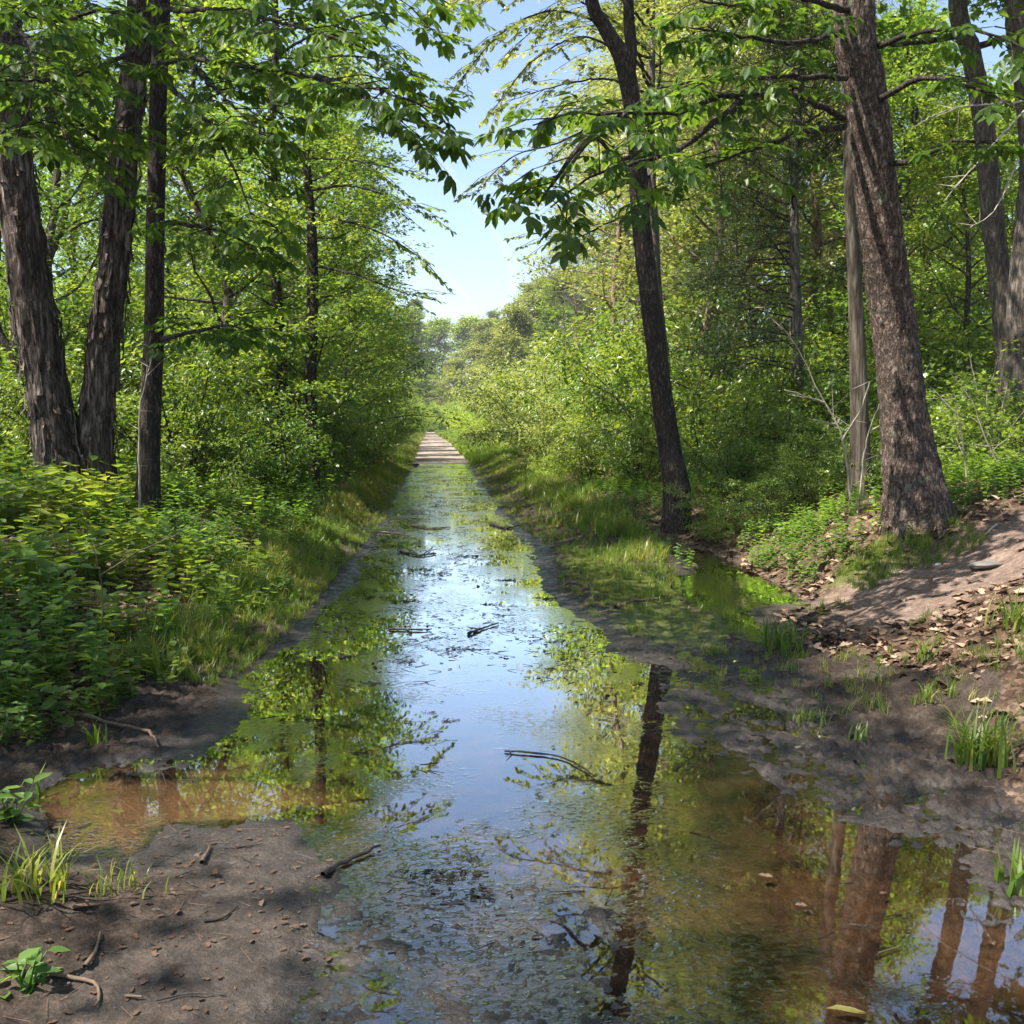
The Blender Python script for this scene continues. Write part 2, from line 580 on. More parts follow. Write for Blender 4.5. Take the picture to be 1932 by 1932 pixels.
M = {}
M['hick'] = leaf_mat('hickory_leaf', (.03, .068, .012), (.058, .115, .018), (.11, .18, .03), .55, .012)
M['maple'] = leaf_mat('maple_leaf', (.045, .11, .020), (.09, .17, .028), (.19, .27, .06), .5, .035)
M['oak'] = leaf_mat('oak_leaf', (.08, .12, .045), (.15, .19, .065), (.26, .29, .13), .5, .04)
M['shrub'] = leaf_mat('shrub_leaf', (.05, .11, .018), (.11, .18, .028), (.23, .28, .06), .5, .035)
M['yellow'] = leaf_mat('yellow_green_leaf', (.12, .19, .022), (.21, .29, .04), (.34, .40, .08), .5, .03, tcol=(1.0, 1.0, .5))
M['grey'] = leaf_mat('grey_green_leaf', (.10, .145, .05), (.19, .25, .08), (.32, .38, .14), .42, .025)
M['herb'] = leaf_mat('herb_leaf', (.035, .09, .016), (.085, .175, .026), (.17, .27, .045), .5, .04, rough=.5)
M['grass'] = leaf_mat('grass_blade', (.06, .12, .018), (.12, .185, .03), (.30, .27, .10), .45, .02)
M['needle'] = leaf_mat('needle_leaf', (.022, .04, .022), (.036, .06, .03), (.06, .085, .04), .25, .02)
M['pine'] = leaf_mat('pine_needle', (.06, .09, .045), (.09, .13, .065), (.14, .18, .09), .3, .02)
M['bark_shag'] = bark_mat('shaggy_bark', (.03, .022, .018), (.13, .10, .085), (.36, .29, .26), 9, .12, .9)  # palest bark tone raised to imitate sun patches on the left trunks
M['bark_dark'] = bark_mat('dark_bark', (.018, .014, .012), (.055, .043, .035), (.16, .125, .105), 16, .3, .9)
M['bark_big'] = bark_mat('furrowed_bark', (.036, .026, .021), (.15, .108, .087), (.32, .26, .22), 15, .42, 1.0, lichen=(.22, .25, .17))
M['bark_grey'] = bark_mat('ash_grey_bark', (.06, .05, .042), (.15, .125, .105), (.27, .235, .2), 12, .14, .7)
M['bark_snag'] = bark_mat('bare_grey_wood', (.045, .036, .026), (.12, .10, .075), (.21, .185, .145), 8, .06, .5)
M['bark_bg'] = bark_mat('brown_bark', (.04, .03, .024), (.11, .085, .07), (.22, .17, .145), 8, .2, .4)
M['bark_pine'] = bark_mat('pink_pine_bark', (.11, .07, .055), (.25, .17, .14), (.40, .30, .26), 6, .2, .4)
M['twig_pale'] = simple_mat('pale_twig', (.20, .17, .13), (.48, .43, .35), 25, .8)
M['wood_dark'] = simple_mat('wet_dark_wood', (.012, .009, .007), (.05, .036, .028), 40, .45, .5)
M['wood_brown'] = simple_mat('brown_wood', (.07, .045, .03), (.2, .14, .10), 30, .8)
M['rock'] = simple_mat('grey_stone', (.09, .08, .07), (.22, .20, .18), 9, .9)
M['rock_pale'] = simple_mat('white_stone', (.45, .42, .38), (.7, .67, .62), 9, .8)
M['dead'] = simple_mat('dry_leaf', (.085, .048, .03), (.36, .25, .17), 3, .75, .3, .1)
M['muck'] = simple_mat('wet_muck', (.008, .007, .005), (.035, .028, .02), 60, .35, .5, .8)
M['yleaf'] = simple_mat('yellowed_leaf', (.12, .11, .03), (.25, .22, .07), 30, .6)


def ground_mat():
    m, nt, out = newmat('forest_ground')
    g = NT(nt)
    geo = g.n('ShaderNodeNewGeometry')
    pos = geo.outputs['Position']
    sep = g.n('ShaderNodeSeparateXYZ')
    g.l(pos, sep.inputs[0])
    z = sep.outputs['Z']
    at = g.n('ShaderNodeAttribute', attribute_name='zone')
    sc_ = g.n('ShaderNodeSeparateColor')
    g.l(at.outputs['Color'], sc_.inputs[0])
    litter, moss, trail, dry = sc_.outputs[0], sc_.outputs[1], sc_.outputs[2], at.outputs['Alpha']
    nf = g.noise(pos, 60, 5, .7)
    nm = g.noise(pos, 9, 5, .65)
    nl = g.noise(pos, 1.6, 4, .6)
    mud = g.ramp(g.math('ADD', g.math('MULTIPLY', nf, .5), g.math('MULTIPLY', nm, .5)),
                 [(.30, (.015, .011, .008)), (.5, (.050, .037, .029)), (.70, (.135, .102, .082))])
    sub = g.ramp(g.math('ADD', g.math('MULTIPLY', nf, .4), g.math('MULTIPLY', nl, .6)),
                 [(.3, (.018, .013, .009)), (.5, (.052, .034, .022)), (.66, (.15, .10, .066))])
    vor = g.n('ShaderNodeTexVoronoi', feature='F1')
    vor.inputs['Scale'].default_value = 26
    wv = g.n('ShaderNodeVectorMath', operation='ADD')
    nv = g.n('ShaderNodeTexNoise')
    nv.inputs['Scale'].default_value = 14
    g.l(pos, nv.inputs['Vector'])
    sv = g.n('ShaderNodeVectorMath', operation='SCALE')
    g.l(nv.outputs['Color'], sv.inputs[0])
    sv.inputs['Scale'].default_value = .12
    g.l(pos, wv.inputs[0])
    g.l(sv.outputs[0], wv.inputs[1])
    g.l(wv.outputs[0], vor.inputs['Vector'])
    sv2 = g.n('ShaderNodeSeparateColor')
    g.l(vor.outputs['Color'], sv2.inputs[0])
    lit = g.ramp(sv2.outputs[0], [(0, (.028, .017, .011)), (.45, (.085, .05, .033)), (.8, (.17, .11, .075)), (1, (.30, .21, .15))])
    lit = g.mix(.35, lit, g.ramp(nm, [(.35, (.02, .013, .009)), (.65, (.14, .09, .06))]))
    mos = g.ramp(g.math('ADD', g.math('MULTIPLY', nf, .6), g.math('MULTIPLY', nm, .4)), [(.35, (.03, .035, .01)), (.55, (.09, .11, .018)), (.7, (.19, .19, .035))])
    trl = g.ramp(g.math('ADD', g.math('MULTIPLY', g.noise(pos, 40, 4, .7, (.35, 1.6, 1)), .6), g.math('MULTIPLY', nm, .4)), [(.34, (.07, .045, .034)), (.5, (.17, .118, .092)), (.68, (.33, .25, .21))])
    sand = g.ramp(g.math('ADD', g.math('MULTIPLY', nm, .35), g.math('MULTIPLY', g.noise(pos, .55, 5, .65, (2.2, .35, 1)), .65)), [(.36, (.10, .095, .05)), (.46, (.24, .19, .15)), (.64, (.34, .28, .235))])
    wetd = g.sstep(.05, .006, g.math('ADD', z, g.math('MULTIPLY', g.math('MULTIPLY', g.sstep(.2, -.4, sep.outputs['X']), g.sstep(4.2, 3.8, sep.outputs['Y'])), .02)))
    wm = g.n('ShaderNodeMix', data_type='RGBA', blend_type='MULTIPLY')
    g.l(wetd, wm.inputs[0])
    g.l(mud, wm.inputs[6])
    wm.inputs[7].default_value = (.45, .45, .47, 1)
    mud = wm.outputs[2]
    sx = g.math('MULTIPLY', g.sstep(-2.0, -1.6, sep.outputs['X']), g.sstep(-.2, -.8, sep.outputs['X']))
    sy = g.math('MULTIPLY', g.sstep(3.6, 3.9, sep.outputs['Y']), g.sstep(5.1, 4.7, sep.outputs['Y']))
    sub = g.mix(g.math('MULTIPLY', sx, sy), sub, g.ramp(g.math('ADD', g.math('MULTIPLY', nf, .5), g.math('MULTIPLY', nm, .5)), [(.35, (.10, .074, .050)), (.65, (.44, .35, .27))]))  # sandy bed painted paler here to brighten the sun patch
    base = g.mix(g.sstep(-.004, -.014, z), mud, sub)
    base = g.mix(g.sstep(.35, .6, g.math('ADD', litter, g.math('MULTIPLY', g.math('SUBTRACT', nm, .5), .5))), base, lit)
    base = g.mix(g.sstep(.35, .6, g.math('ADD', moss, g.math('MULTIPLY', g.math('SUBTRACT', nm, .5), 1.2))), base, mos)
    base = g.mix(trail, base, trl)
    base = g.mix(dry, base, sand)
    wet = g.math('MULTIPLY', g.sstep(.035, .004, z), g.math('SUBTRACT', 1, dry))
    b = g.n('ShaderNodeBsdfPrincipled')
    g.l(base, b.inputs['Base Color'])
    rr = g.math('SUBTRACT', .92, g.math('MULTIPLY', wet, g.math('ADD', .30, g.math('MULTIPLY', g.sstep(.4, .6, nm), .32))))
    g.l(rr, b.inputs['Roughness'])
    g.l(g.math('ADD', .15, g.math('MULTIPLY', wet, .45)), b.inputs['Specular IOR Level'])
    bp = g.n('ShaderNodeBump')
    bp.inputs['Strength'].default_value = .9
    bp.inputs['Distance'].default_value = .012
    hb = g.math('ADD', g.math('ADD', nf, g.math('MULTIPLY', nm, .8)), g.math('MULTIPLY', g.math('MULTIPLY', vor.outputs['Distance'], litter), -1.5))
    g.l(hb, bp.inputs['Height'])
    g.l(bp.outputs[0], b.inputs['Normal'])
    g.l(b.outputs[0], out.inputs[0])
    return m


def water_mat():
    m, nt, out = newmat('puddle_water')
    g = NT(nt)
    pos = g.n('ShaderNodeNewGeometry').outputs['Position']
    sep = g.n('ShaderNodeSeparateXYZ')
    g.l(pos, sep.inputs[0])
    nearw = g.math('MULTIPLY', g.sstep(4.5, 3.7, sep.outputs['Y']), g.sstep(1.0, .35, g.math('ADD', sep.outputs['X'], g.math('MULTIPLY', g.math('SUBTRACT', g.noise(pos, 1.8, 3, .6), .5), 1.6))))
    farw = g.sstep(6.0, 9.0, sep.outputs['Y'])
    patch = g.sstep(.50, .62, g.math('ADD', g.noise(pos, 1.5, 4, .65, (1, .7, 1)), g.math('ADD', g.math('MULTIPLY', nearw, .07), g.math('MULTIPLY', farw, .05))))
    fine = g.noise(pos, 55, 2, .5, (.7, 1, 1))
    blob = g.sstep(.5, .66, g.noise(pos, 36, 2, .5, (.75, 1, 1)))
    rip = g.noise(pos, 9, 2, .5, (1, .55, 1))
    big = g.noise(pos, 2.2, 2, .5)
    h = g.math('ADD', g.math('MULTIPLY', g.math('ADD', g.math('MULTIPLY', fine, .35), blob), g.math('MULTIPLY', patch, g.math('ADD', .09, g.math('MULTIPLY', nearw, .42)))), g.math('ADD', g.math('MULTIPLY', rip, .020), g.math('MULTIPLY', big, .02)))
    bp = g.n('ShaderNodeBump')
    bp.inputs['Strength'].default_value = .5
    bp.inputs['Distance'].default_value = .02
    g.l(h, bp.inputs['Height'])
    fr = g.n('ShaderNodeFresnel')
    fr.inputs['IOR'].default_value = 1.33
    g.l(bp.outputs[0], fr.inputs['Normal'])
    fac = g.math('MINIMUM', g.math('ADD', g.math('MULTIPLY', fr.outputs[0], 3.4), .06), 1.0)
    tr = g.n('ShaderNodeBsdfTransparent')
    tr.inputs[0].default_value = (.77, .65, .51, 1)
    gl = g.n('ShaderNodeBsdfGlossy')
    gl.inputs['Roughness'].default_value = .015
    gl.inputs['Color'].default_value = (.97, .98, 1, 1)
    g.l(bp.outputs[0], gl.inputs['Normal'])
    ms = g.n('ShaderNodeMixShader')
    g.l(fac, ms.inputs[0])
    g.l(tr.outputs[0], ms.inputs[1])
    g.l(gl.outputs[0], ms.inputs[2])
    g.l(ms.outputs[0], out.inputs[0])
    return m


# ------------------------------------------------------------------ ground and water
def build_ground():
    ys = [-40, -20, -8, -3, 0, 1.2, 2.0]
    y = 2.4
    while y < 700:
        ys.append(y)
        y += max(.011, .0029 * y ** 1.12 + (.002 * (y - 40) if y > 40 else 0))
    ys = np.array(ys)
    xs = [0.0]
    x = 0.0
    while x < 420:
        x += .0135 if x < 2.6 else (.03 if x < 5 else .0135 + (x - 5) * .09 + .03)
        xs.append(x)
    xs = np.array(xs)
    xs = np.concatenate([-xs[:0:-1], xs])
    X, Yg = np.meshgrid(xs, ys)
    Z = np.zeros_like(X)
    for k in range(0, len(ys), 64):
        Z[k:k + 64] = ground_h(X[k:k + 64], Yg[k:k + 64])
    ny, nx = X.shape
    mb = MB()
    i = np.arange(ny - 1)[:, None] * nx
    j = np.arange(nx - 1)[None]
    f = np.stack([i + j, i + j + 1, i + nx + j + 1, i + nx + j], -1)
    mb.add(np.stack([X, Yg, Z], -1).reshape(-1, 3), f.reshape(-1, 4))
    me = mb.mesh('ground', ground_mat(), True)
    x, y, z = X.ravel(), Yg.ravel(), Z.ravel()
    el, er = xl(y), xr(y)
    n = vnoise(x * 1.7, y * 1.7, 0, 77) - .5
    litter = np.maximum(sstep(.12, .3, el - .1 - x + n * .5), sstep(.2, .7, x - er - .35 + n * .6) * sstep(3.1, 3.4, x + sstep(5, 8, y) * -.0 + sstep(8, 4.5, y) * .7 + n * .6))
    moss = np.exp(-((x - 4.15) / .55) ** 2 - ((y - 8.95) / .42) ** 2) + .8 * np.exp(-((x - 1.9) / .5) ** 2 - ((y - 10) / 3.5) ** 2) + .6 * np.exp(-((x - 2.0) / .5) ** 2 - ((y - 7.8) / .5) ** 2)
    trail = trail_mask(x, y)
    dry = sstep(41.5, 43, y) * sstep(.05, -.15, np.maximum(el - x, x - er) + n * .3)
    col = np.stack([litter, moss, trail, dry], -1).astype(np.float32)
    a = me.attributes.new('zone', 'FLOAT_COLOR', 'POINT')
    a.data.foreach_set('color', col.ravel())
    tag(link('ground', me), kind='structure', label='muddy forest path with leaf strewn banks on both sides')
    xw = np.linspace(-3.2, 4.4, 20)
    yw = np.r_[-4, np.linspace(0, 43, 60)]
    X, Yg = np.meshgrid(xw, yw)
    ny, nx = X.shape
    i = np.arange(ny - 1)[:, None] * nx
    j = np.arange(nx - 1)[None]
    f = np.stack([i + j, i + j + 1, i + nx + j + 1, i + nx + j], -1)
    mb = MB()
    mb.add(np.stack([X, Yg, X * 0], -1).reshape(-1, 3), f.reshape(-1, 4))
    tag(link('water', mb.mesh('water', water_mat())), kind='structure', label='shallow flood water lying along the path')


build_ground()


def gz(x, y):
    return float(ground_h(np.array([x]), np.array([y]))[0])


def gzs(x, y):
    return ground_h(np.asarray(x, float), np.asarray(y, float))


def G(u, v, zmin=0.0):
    """Ground point seen at (u, v)."""
    d = M_CAM @ np.array([(u - 966) / 1932, (966 - v) / 1932, -1.0])
    t = np.linspace(1.5, 60, 3000) / d[1]
    p = np.array([0, 0, CAM_H])[None] + t[:, None] * d[None]
    h = np.maximum(base_h(p[:, 0], p[:, 1]), zmin)
    k = np.argmax(p[:, 2] <= h)
    q = p[k]
    return np.array([q[0], q[1], max(gz(q[0], q[1]), zmin)])


# ------------------------------------------------------------------ sun gaps in the canopy
GAPS = [  # (u, v, radius in metres) of the sunlit patches
    (270, 1500, .33), (420, 1530, .25), (1750, 1090, .35), (1860, 1050, .4), (1900, 950, .45), (1680, 1150, .3),
    (1480, 1700, .18), (1600, 1260, .25), (1700, 1230, .25), (1230, 1250, .2), (620, 1010, .3), (480, 1000, .3),
    (1400, 1060, .3), (1230, 1060, .35), (230, 1395, .16), (1500, 1180, .3), (1800, 1330, .2), (1450, 1010, .3)]
GP = [(G(u, v), r) for u, v, r in GAPS]
GP.append((P(1705, 975, 9.4), .16))
GP.append((P(100, 600, 12.2), .35))
GP.append((P(190, 760, 12.4), .3))
GP.append((P(265, 1510, 4.4) * [1, 1, 0], .3))


def gapmask(p):
    keep = np.ones(len(p), bool)
    for g_, r in GP:
        t = (p[:, 2] - g_[2]) / SUN_DIR[2]
        q = p - t[:, None] * SUN_DIR
        d = q[:, :2] - g_[:2]
        wob = .75 + .5 * vnoise(p[:, 0] * 2.2, p[:, 1] * 2.2, p[:, 2] * .2, 3)
        keep &= ~((np.hypot(d[:, 0], d[:, 1]) < r * wob * 1.5) & (t > .5))
    return keep


# ------------------------------------------------------------------ foliage helpers
def spray_leaves(mb, tmpls, centers, dirs, k, r, size, rg, flat=.3, droop=.25, mask=None, tone_amp=.22):
    """k leaves round every spray centre, fanned outwards and roughly level."""
    centers = np.repeat(np.asarray(centers, float), k, 0)
    dirs = np.repeat(np.asarray(dirs, float), k, 0)
    rr = np.repeat(np.broadcast_to(r, (len(centers) // k,)), k)[:, None]
    n = len(centers)
    off = rg.normal(0, .5, (n, 3)) * [1, 1, flat] * rr
    pos = centers + off
    ax = norm(off * [1, 1, .4]) + norm(dirs) * .7 + rg.normal(0, .45, (n, 3))
    ax[:, 2] -= droop
    up = np.array([0, 0, 1.0]) + rg.normal(0, .38, (n, 3))
    sz = size * rg.uniform(.45, 1.4, n)
    base_t = np.repeat(rg.uniform(-tone_amp, tone_amp, n // k), k)
    tone = np.clip(.5 + base_t + rg.normal(0, .16, n), 0, 1)
    keep = np.ones(n, bool)
    if mask is not None:
        keep = mask(pos)
    which = rg.integers(0, len(tmpls), n)
    for q, tm in enumerate(tmpls):
        s = keep & (which == q)
        stamp(mb, tm, pos[s], ax[s], up[s], sz[s], tone[s])


def limb_path(rg, p0, d0, L, n=6, lift=.15, wob=.16):
    pts = [np.array(p0, float)]
    d = np.array(d0, float)
    for k in range(n):
        d = d + rg.normal(0, wob, 3)
        d[2] += lift / n * 2
        d = d / np.linalg.norm(d)
        pts.append(pts[-1] + d * L / n)
    return np.array(pts)


def crown(rg, tw, lf, trunk, zlo, zhi, nlimb, Lmax, tmpls, leaf, k, sr, shape='dome', sub=5, per=3, flat=.3, droop=.25,
          mask=None, limb_r=.05, azr=None, lift=.2, segs=6):
    """Limbs and sprays of leaves on a trunk polyline. tw and lf are the batches for wood and leaves."""
    zs = trunk[:, 2]
    cs, ds = [], []
    sa, sb = [], []
    for q in range(nlimb):
        t = (q + rg.uniform(0, 1)) / nlimb
        z = zlo + (zhi - zlo) * t
        p0 = np.array([np.interp(z, zs, trunk[:, c]) for c in range(3)])
        az = q * 2.4 + rg.uniform(-.5, .5) if azr is None else rg.uniform(*azr)
        if shape == 'dome':
            L = Lmax * (.55 + .45 * math.sin(PI * min(1, t * .8 + .15))) * (1 - .55 * t ** 3)
        elif shape == 'cone':
            L = Lmax * (1 - t * .93)
        else:
            L = Lmax
        L *= rg.uniform(.75, 1.12)
        el = {'dome': .15 + .6 * t, 'cone': .02 + .2 * t, 'flat': .1}[shape]
        d = np.array([math.cos(az) * math.cos(el), math.sin(az) * math.cos(el), math.sin(el)])
        pts = limb_path(rg, p0, d, L, 6, lift)
        tube(tw, pts, np.linspace(limb_r * (1 - .5 * t), .006, len(pts)), segs, .5)
        for s in range(sub):
            f = .28 + .72 * (s + rg.uniform(0, 1)) / sub
            i = min(5, int(f * 6))
            fr = f * 6 - i
            b0 = pts[i] * (1 - fr) + pts[min(6, i + 1)] * fr
            side = norm(np.cross(pts[-1] - pts[0], [0, 0, 1])) * (1 if s % 2 else -1)
            dd = norm(norm(pts[-1] - pts[0]) * .8 + side * rg.uniform(.4, 1.1) + rg.normal(0, .2, 3))
            ll = L * .38 * (1.15 - f * .6) * rg.uniform(.6, 1.2)
            b1 = b0 + dd * ll
            sa.append(b0)
            sb.append(b1)
            for e in range(per):
                cs.append(b0 + (b1 - b0) * (e + 1) / per + rg.normal(0, sr * .35, 3) * [1, 1, .6])
                ds.append(dd)
        cs.append(pts[-1])
        ds.append(pts[-1] - pts[-2])
    sticks(tw, sa, sb, limb_r * .22, .004, .5)
    spray_leaves(lf, tmpls, cs, ds, k, sr, leaf, rg, flat, droop, mask)


DIA = [T_diamond(.34, .1), T_diamond(.26, .06)]
OVA = [T_ovate(.3, .06, .15), T_ovate(.24, .08, .25)]
r0 = np.random.default_rng(3)
HIC = [T_hickory(r0) for _ in range(5)]
MAP = [T_maple(r0)]
NEE = [T_diamond(.09, .02), T_diamond(.06, .0)]


def bark_disp(kind, seed):
    def f(th, s, rad):
        cx, sy = np.cos(th), np.sin(th)
        if kind == 'shag':
            a = vnoise(cx * 5.5 + 20, sy * 5.5 + 20, s * 1.4, seed)
            b = np.abs(vnoise(cx * 11 + 9, sy * 11 + 9, s * 2.3, seed + 1) - .5) * 2
            q = np.floor(vnoise(cx * 7 + 3, sy * 7 + 3, s * 1.1, seed + 4) * 4) / 4
            return rad * (.12 * (a - .5) + .22 * (b - .5) + .14 * (q - .4))
        if kind == 'furrow':
            b = np.abs(vnoise(cx * 12 + 9, sy * 12 + 9, s * 7, seed + 1) - .5) * 2
            c = vnoise(cx * 3 + 9, sy * 3 + 9, s * 1.2, seed + 2) - .5
            d_ = vnoise(cx * 26 + 9, sy * 26 + 9, s * 16, seed + 8) - .5
            return rad * (.10 * (b - .5) + .10 * c + .06 * d_)
        b = np.abs(vnoise(cx * 9 + 9, sy * 9 + 9, s * 3, seed + 1) - .5) * 2
        c = vnoise(cx * 2 + 9, sy * 2 + 9, s * 1.1, seed + 2) - .5
        return rad * (.08 * (b - .5) + .12 * c)
    return f


def trunk_mesh(mb, ctrl, radii, kind, seed, step=.03, segs=48, flare=0.0):
    ctrl = np.asarray(ctrl, float)
    pts = resample(ctrl, step)
    cum = np.r_[0, np.cumsum(np.linalg.norm(np.diff(ctrl, axis=0), axis=1))]
    cp = np.r_[0, np.cumsum(np.linalg.norm(np.diff(pts, axis=0), axis=1))]
    rad = np.interp(cp / cp[-1], cum / cum[-1], radii)
    d0 = bark_disp(kind, seed)

    def disp(th, s, rd):
        o = d0(th, s, rd)
        if flare:
            lobes = .6 + .4 * np.sin(th * 4 + seed) * np.sin(th * 3 + 1 + seed)
            o = o + flare * np.exp(-s / .38) * lobes
        return o
    tube(mb, pts, rad, segs, .5, disp)
    return pts, rad


def flakes(mb, pts, rad, n, rg, zmin=0, zmax=99, L=(.12, .5)):
    """Loose plates of bark curling off a shaggy trunk."""
    ok = [i for i in range(len(pts) - 30) if zmin < pts[i][2] < zmax]
    for _ in range(n):
        i = rg.choice(ok)
        th = rg.uniform(0, 2 * PI)
        o = np.array([math.cos(th), math.sin(th), 0])
        tt = np.array([-o[1], o[0], 0])
        ln = rg.uniform(*L)
        wd = rg.uniform(.01, .045)
        up = rg.random() < .45
        ax = norm(pts[i + 20] - pts[i])
        v = []
        for k in range(5):
            t = k / 4
            lift = .012 + (.05 * (t if up else 1 - t) ** 2.2) * rg.uniform(.4, 1.6)
            c = pts[i] + ax * ln * t + o * (rad[i] * 1.02 + lift) + tt * rg.normal(0, .006)
            ww = wd * (1 - .5 * abs(t - .4)) * rg.uniform(.8, 1.1)
            v += [c - tt * ww - o * .008, c + tt * ww - o * .008]
        f = [[2 * k, 2 * k + 1, 2 * k + 3, 2 * k + 2] for k in range(4)]
        mb.add(v, f, .6)


def root_at(x, y, name, sink=0.0):
    o = link(name, None, loc=(x, y, gz(x, y) - sink))
    o.empty_display_size = .2
    return o


def world_child(name, mb, mat, parent, smooth=False):
    o = link(name, mb.mesh(name, mat, smooth), parent)
    o.matrix_parent_inverse = Matrix.Translation(-parent.location)
    return o


# ------------------------------------------------------------------ leafy boughs (hickory)
def bough(rg, ctrl, wood, leaf, r0_=.03, density=1.05, size=.25, sidelen=.7, start=.25, tm=None, droop=.15, mask=None, per=5):
    pts = resample([P(*c) for c in ctrl], .12)
    n = len(pts)
    tube(wood, pts + rg.normal(0, .006, pts.shape), np.linspace(r0_, .005, n), 7)
    cum = np.r_[0, np.cumsum(np.linalg.norm(np.diff(pts, axis=0), axis=1))]
    Ltot = cum[-1]
    m = int(Ltot * 4.2 * density)
    A, B, LP, LD = [], [], [], []
    for q in range(m):
        f = start + (1 - start) * (q + rg.uniform(0, 1)) / m
        i = min(n - 2, int(np.searchsorted(cum, f * Ltot)))
        b0 = pts[i]
        t = norm(pts[i + 1] - pts[i])
        sd = norm(np.cross(t, [0, 0, 1])) * (1 if q % 2 else -1)
        d = norm(t * rg.uniform(.3, .9) + sd * rg.uniform(.4, 1) + np.array([0, 0, rg.uniform(-.45, .35)]))
        L = sidelen * rg.uniform(.35, 1.1) * (1.15 - .55 * f)
        mid = b0 + d * L * .5 + [0, 0, .02]
        b1 = mid + norm(d + [0, 0, -.25]) * L * .5
        A += [b0, mid]
        B += [mid, b1]
        for e in range(per):
            g_ = .2 + .8 * (e + 1) / per
            pp = b0 + (b1 - b0) * g_
            LP.append(pp)
            LD.append(norm(d + norm(np.cross(d, [0, 0, 1])) * (1 if e % 2 else -1) * rg.uniform(.5, 1.3) + rg.normal(0, .2, 3) + [0, 0, -droop]))
        LP.append(b1)
        LD.append(d + np.array([0, 0, -droop]))
    LP.append(pts[-1])
    LD.append(norm(pts[-1] - pts[-2]))
    sticks(wood, A, B, .007, .003)
    LP, LD = np.array(LP), np.array(LD)
    tms = tm or HIC
    which = rg.integers(0, len(tms), len(LP))
    up = np.array([0, 0, 1.0]) + rg.normal(0, .22, LP.shape)
    sz = size * rg.uniform(.7, 1.15, len(LP))
    tn = np.clip(rg.normal(.5, .25, len(LP)), 0, 1)
    keep = mask(LP) if mask else np.ones(len(LP), bool)
    for q, t_ in enumerate(tms):
        s = keep & (which == q)
        stamp(leaf, t_, LP[s], LD[s], up[s], sz[s], tn[s])


# ------------------------------------------------------------------ the trees one can name
def big_tree(name, label, cat, ctrl, radii, kind, bark, seed, boughs=(), leaf='hick', flare=0.0, fl=0, crown_kw=None, top=None,
             step=.03, segs=48, extra=None, bough_kw=None, crown_leaf=None):
    rg = np.random.default_rng(seed)
    pts = [P(*c) for c in ctrl]
    base = pts[0]
    z0 = gz(base[0], base[1])
    r = link(name, None, loc=(base[0], base[1], z0))
    tag(r, label, cat)
    if base[2] > z0 - .1:
        pts = [np.array([base[0], base[1], z0 - .12])] + pts[1:] if base[2] - z0 < .25 else [np.array([base[0] + (base[0] - pts[1][0]) * .05, base[1], z0 - .12])] + pts
        radii = list(radii) if len(radii) == len(pts) else [radii[0]] + list(radii)
    if top is not None:
        pts = pts + [pts[-1] + np.array(t_) for t_ in top]
        radii = list(radii) + list(np.linspace(radii[-1] * .85, radii[-1] * .35, len(top)))
    tm_ = MB()
    path, rad = trunk_mesh(tm_, pts, radii, kind, seed, step, segs, flare)
    if fl:
        flakes(tm_, path, rad, fl, rg, 1.0, 8)
    tr = world_child('trunk', tm_, M[bark], r, True)
    if extra:
        for ec, er_ in extra:
            e = MB()
            trunk_mesh(e, [P(*c) if len(c) == 3 and not isinstance(c, np.ndarray) else c for c in ec], er_, kind, seed + 5, .05, 24)
            world_child('limb', e, M[bark], r, True)
    for bc in boughs:
        wd, lf = MB(), MB()
        bough(rg, bc, wd, lf, **(bough_kw or {}))
        o = world_child('branch', wd, M['bark_dark'], r)
        link('foliage', lf.mesh('foliage', M[leaf]), o)
    if crown_kw:
        wd, lf = MB(), MB()
        kw = dict(crown_kw)
        zl, zh = kw.pop('zlo'), kw.pop('zhi')
        crown(rg, wd, lf, path, zl, zh, kw.pop('nlimb'), kw.pop('Lmax'), kw.pop('tm', DIA), kw.pop('leaf', .12), kw.pop('k', 26), kw.pop('sr', .4), mask=gapmask, **kw)
        o = world_child('crown', lf, M[crown_leaf or leaf], r)
        link('branch', wd.mesh('branch', M['bark_dark']), o)
    return r


UP8 = [(0, 0, 2.5), (.1, 0, 5.5), (0, 0, 8.5)]

big_tree('shagbark_tree', 'thick shaggy barked trunk leaning left at the left edge of the photo', 'tree',
         [(118, 905, 12.5), (100, 800, 12.5), (72, 620, 12.4), (45, 450, 12.3), (25, 300, 12.2), (15, 150, 12.0), (-5, 0, 11.9)],
         [.29, .255, .232, .22, .205, .195, .18], 'shag', 'bark_shag', 101,
         boughs=[[(20, 110, 12), (70, 180, 10), (120, 250, 8.8), (165, 320, 8.2)], [(15, 40, 12), (60, 90, 9), (60, 190, 7.6), (30, 260, 7.2)]],
         fl=260, flare=.08, crown_kw=dict(zlo=6.5, zhi=14, nlimb=14, Lmax=3.6, leaf=.14, k=17), top=UP8)
big_tree('shagbark_tree', 'shaggy barked trunk leaning right, middle of the three trunks on the left bank', 'tree',
         [(188, 915, 12.6), (180, 820, 12.6), (198, 640, 12.5), (215, 500, 12.4), (232, 320, 12.3), (250, 160, 12.2), (268, 0, 12.0)],
         [.235, .2, .182, .17, .16, .145, .135], 'shag', 'bark_shag', 102,
         boughs=[[(255, 95, 12.1), (200, 120, 10), (120, 150, 8.4), (10, 152, 7.4)], [(262, 30, 12), (190, 20, 9.5), (110, 40, 8), (30, 20, 7)],
                 [(240, 210, 12.1), (190, 260, 10.5), (150, 230, 9), (120, 200, 8.2)]],
         fl=240, flare=.06, crown_kw=dict(zlo=6.8, zhi=14, nlimb=14, Lmax=3.4, leaf=.14, k=17), top=UP8)
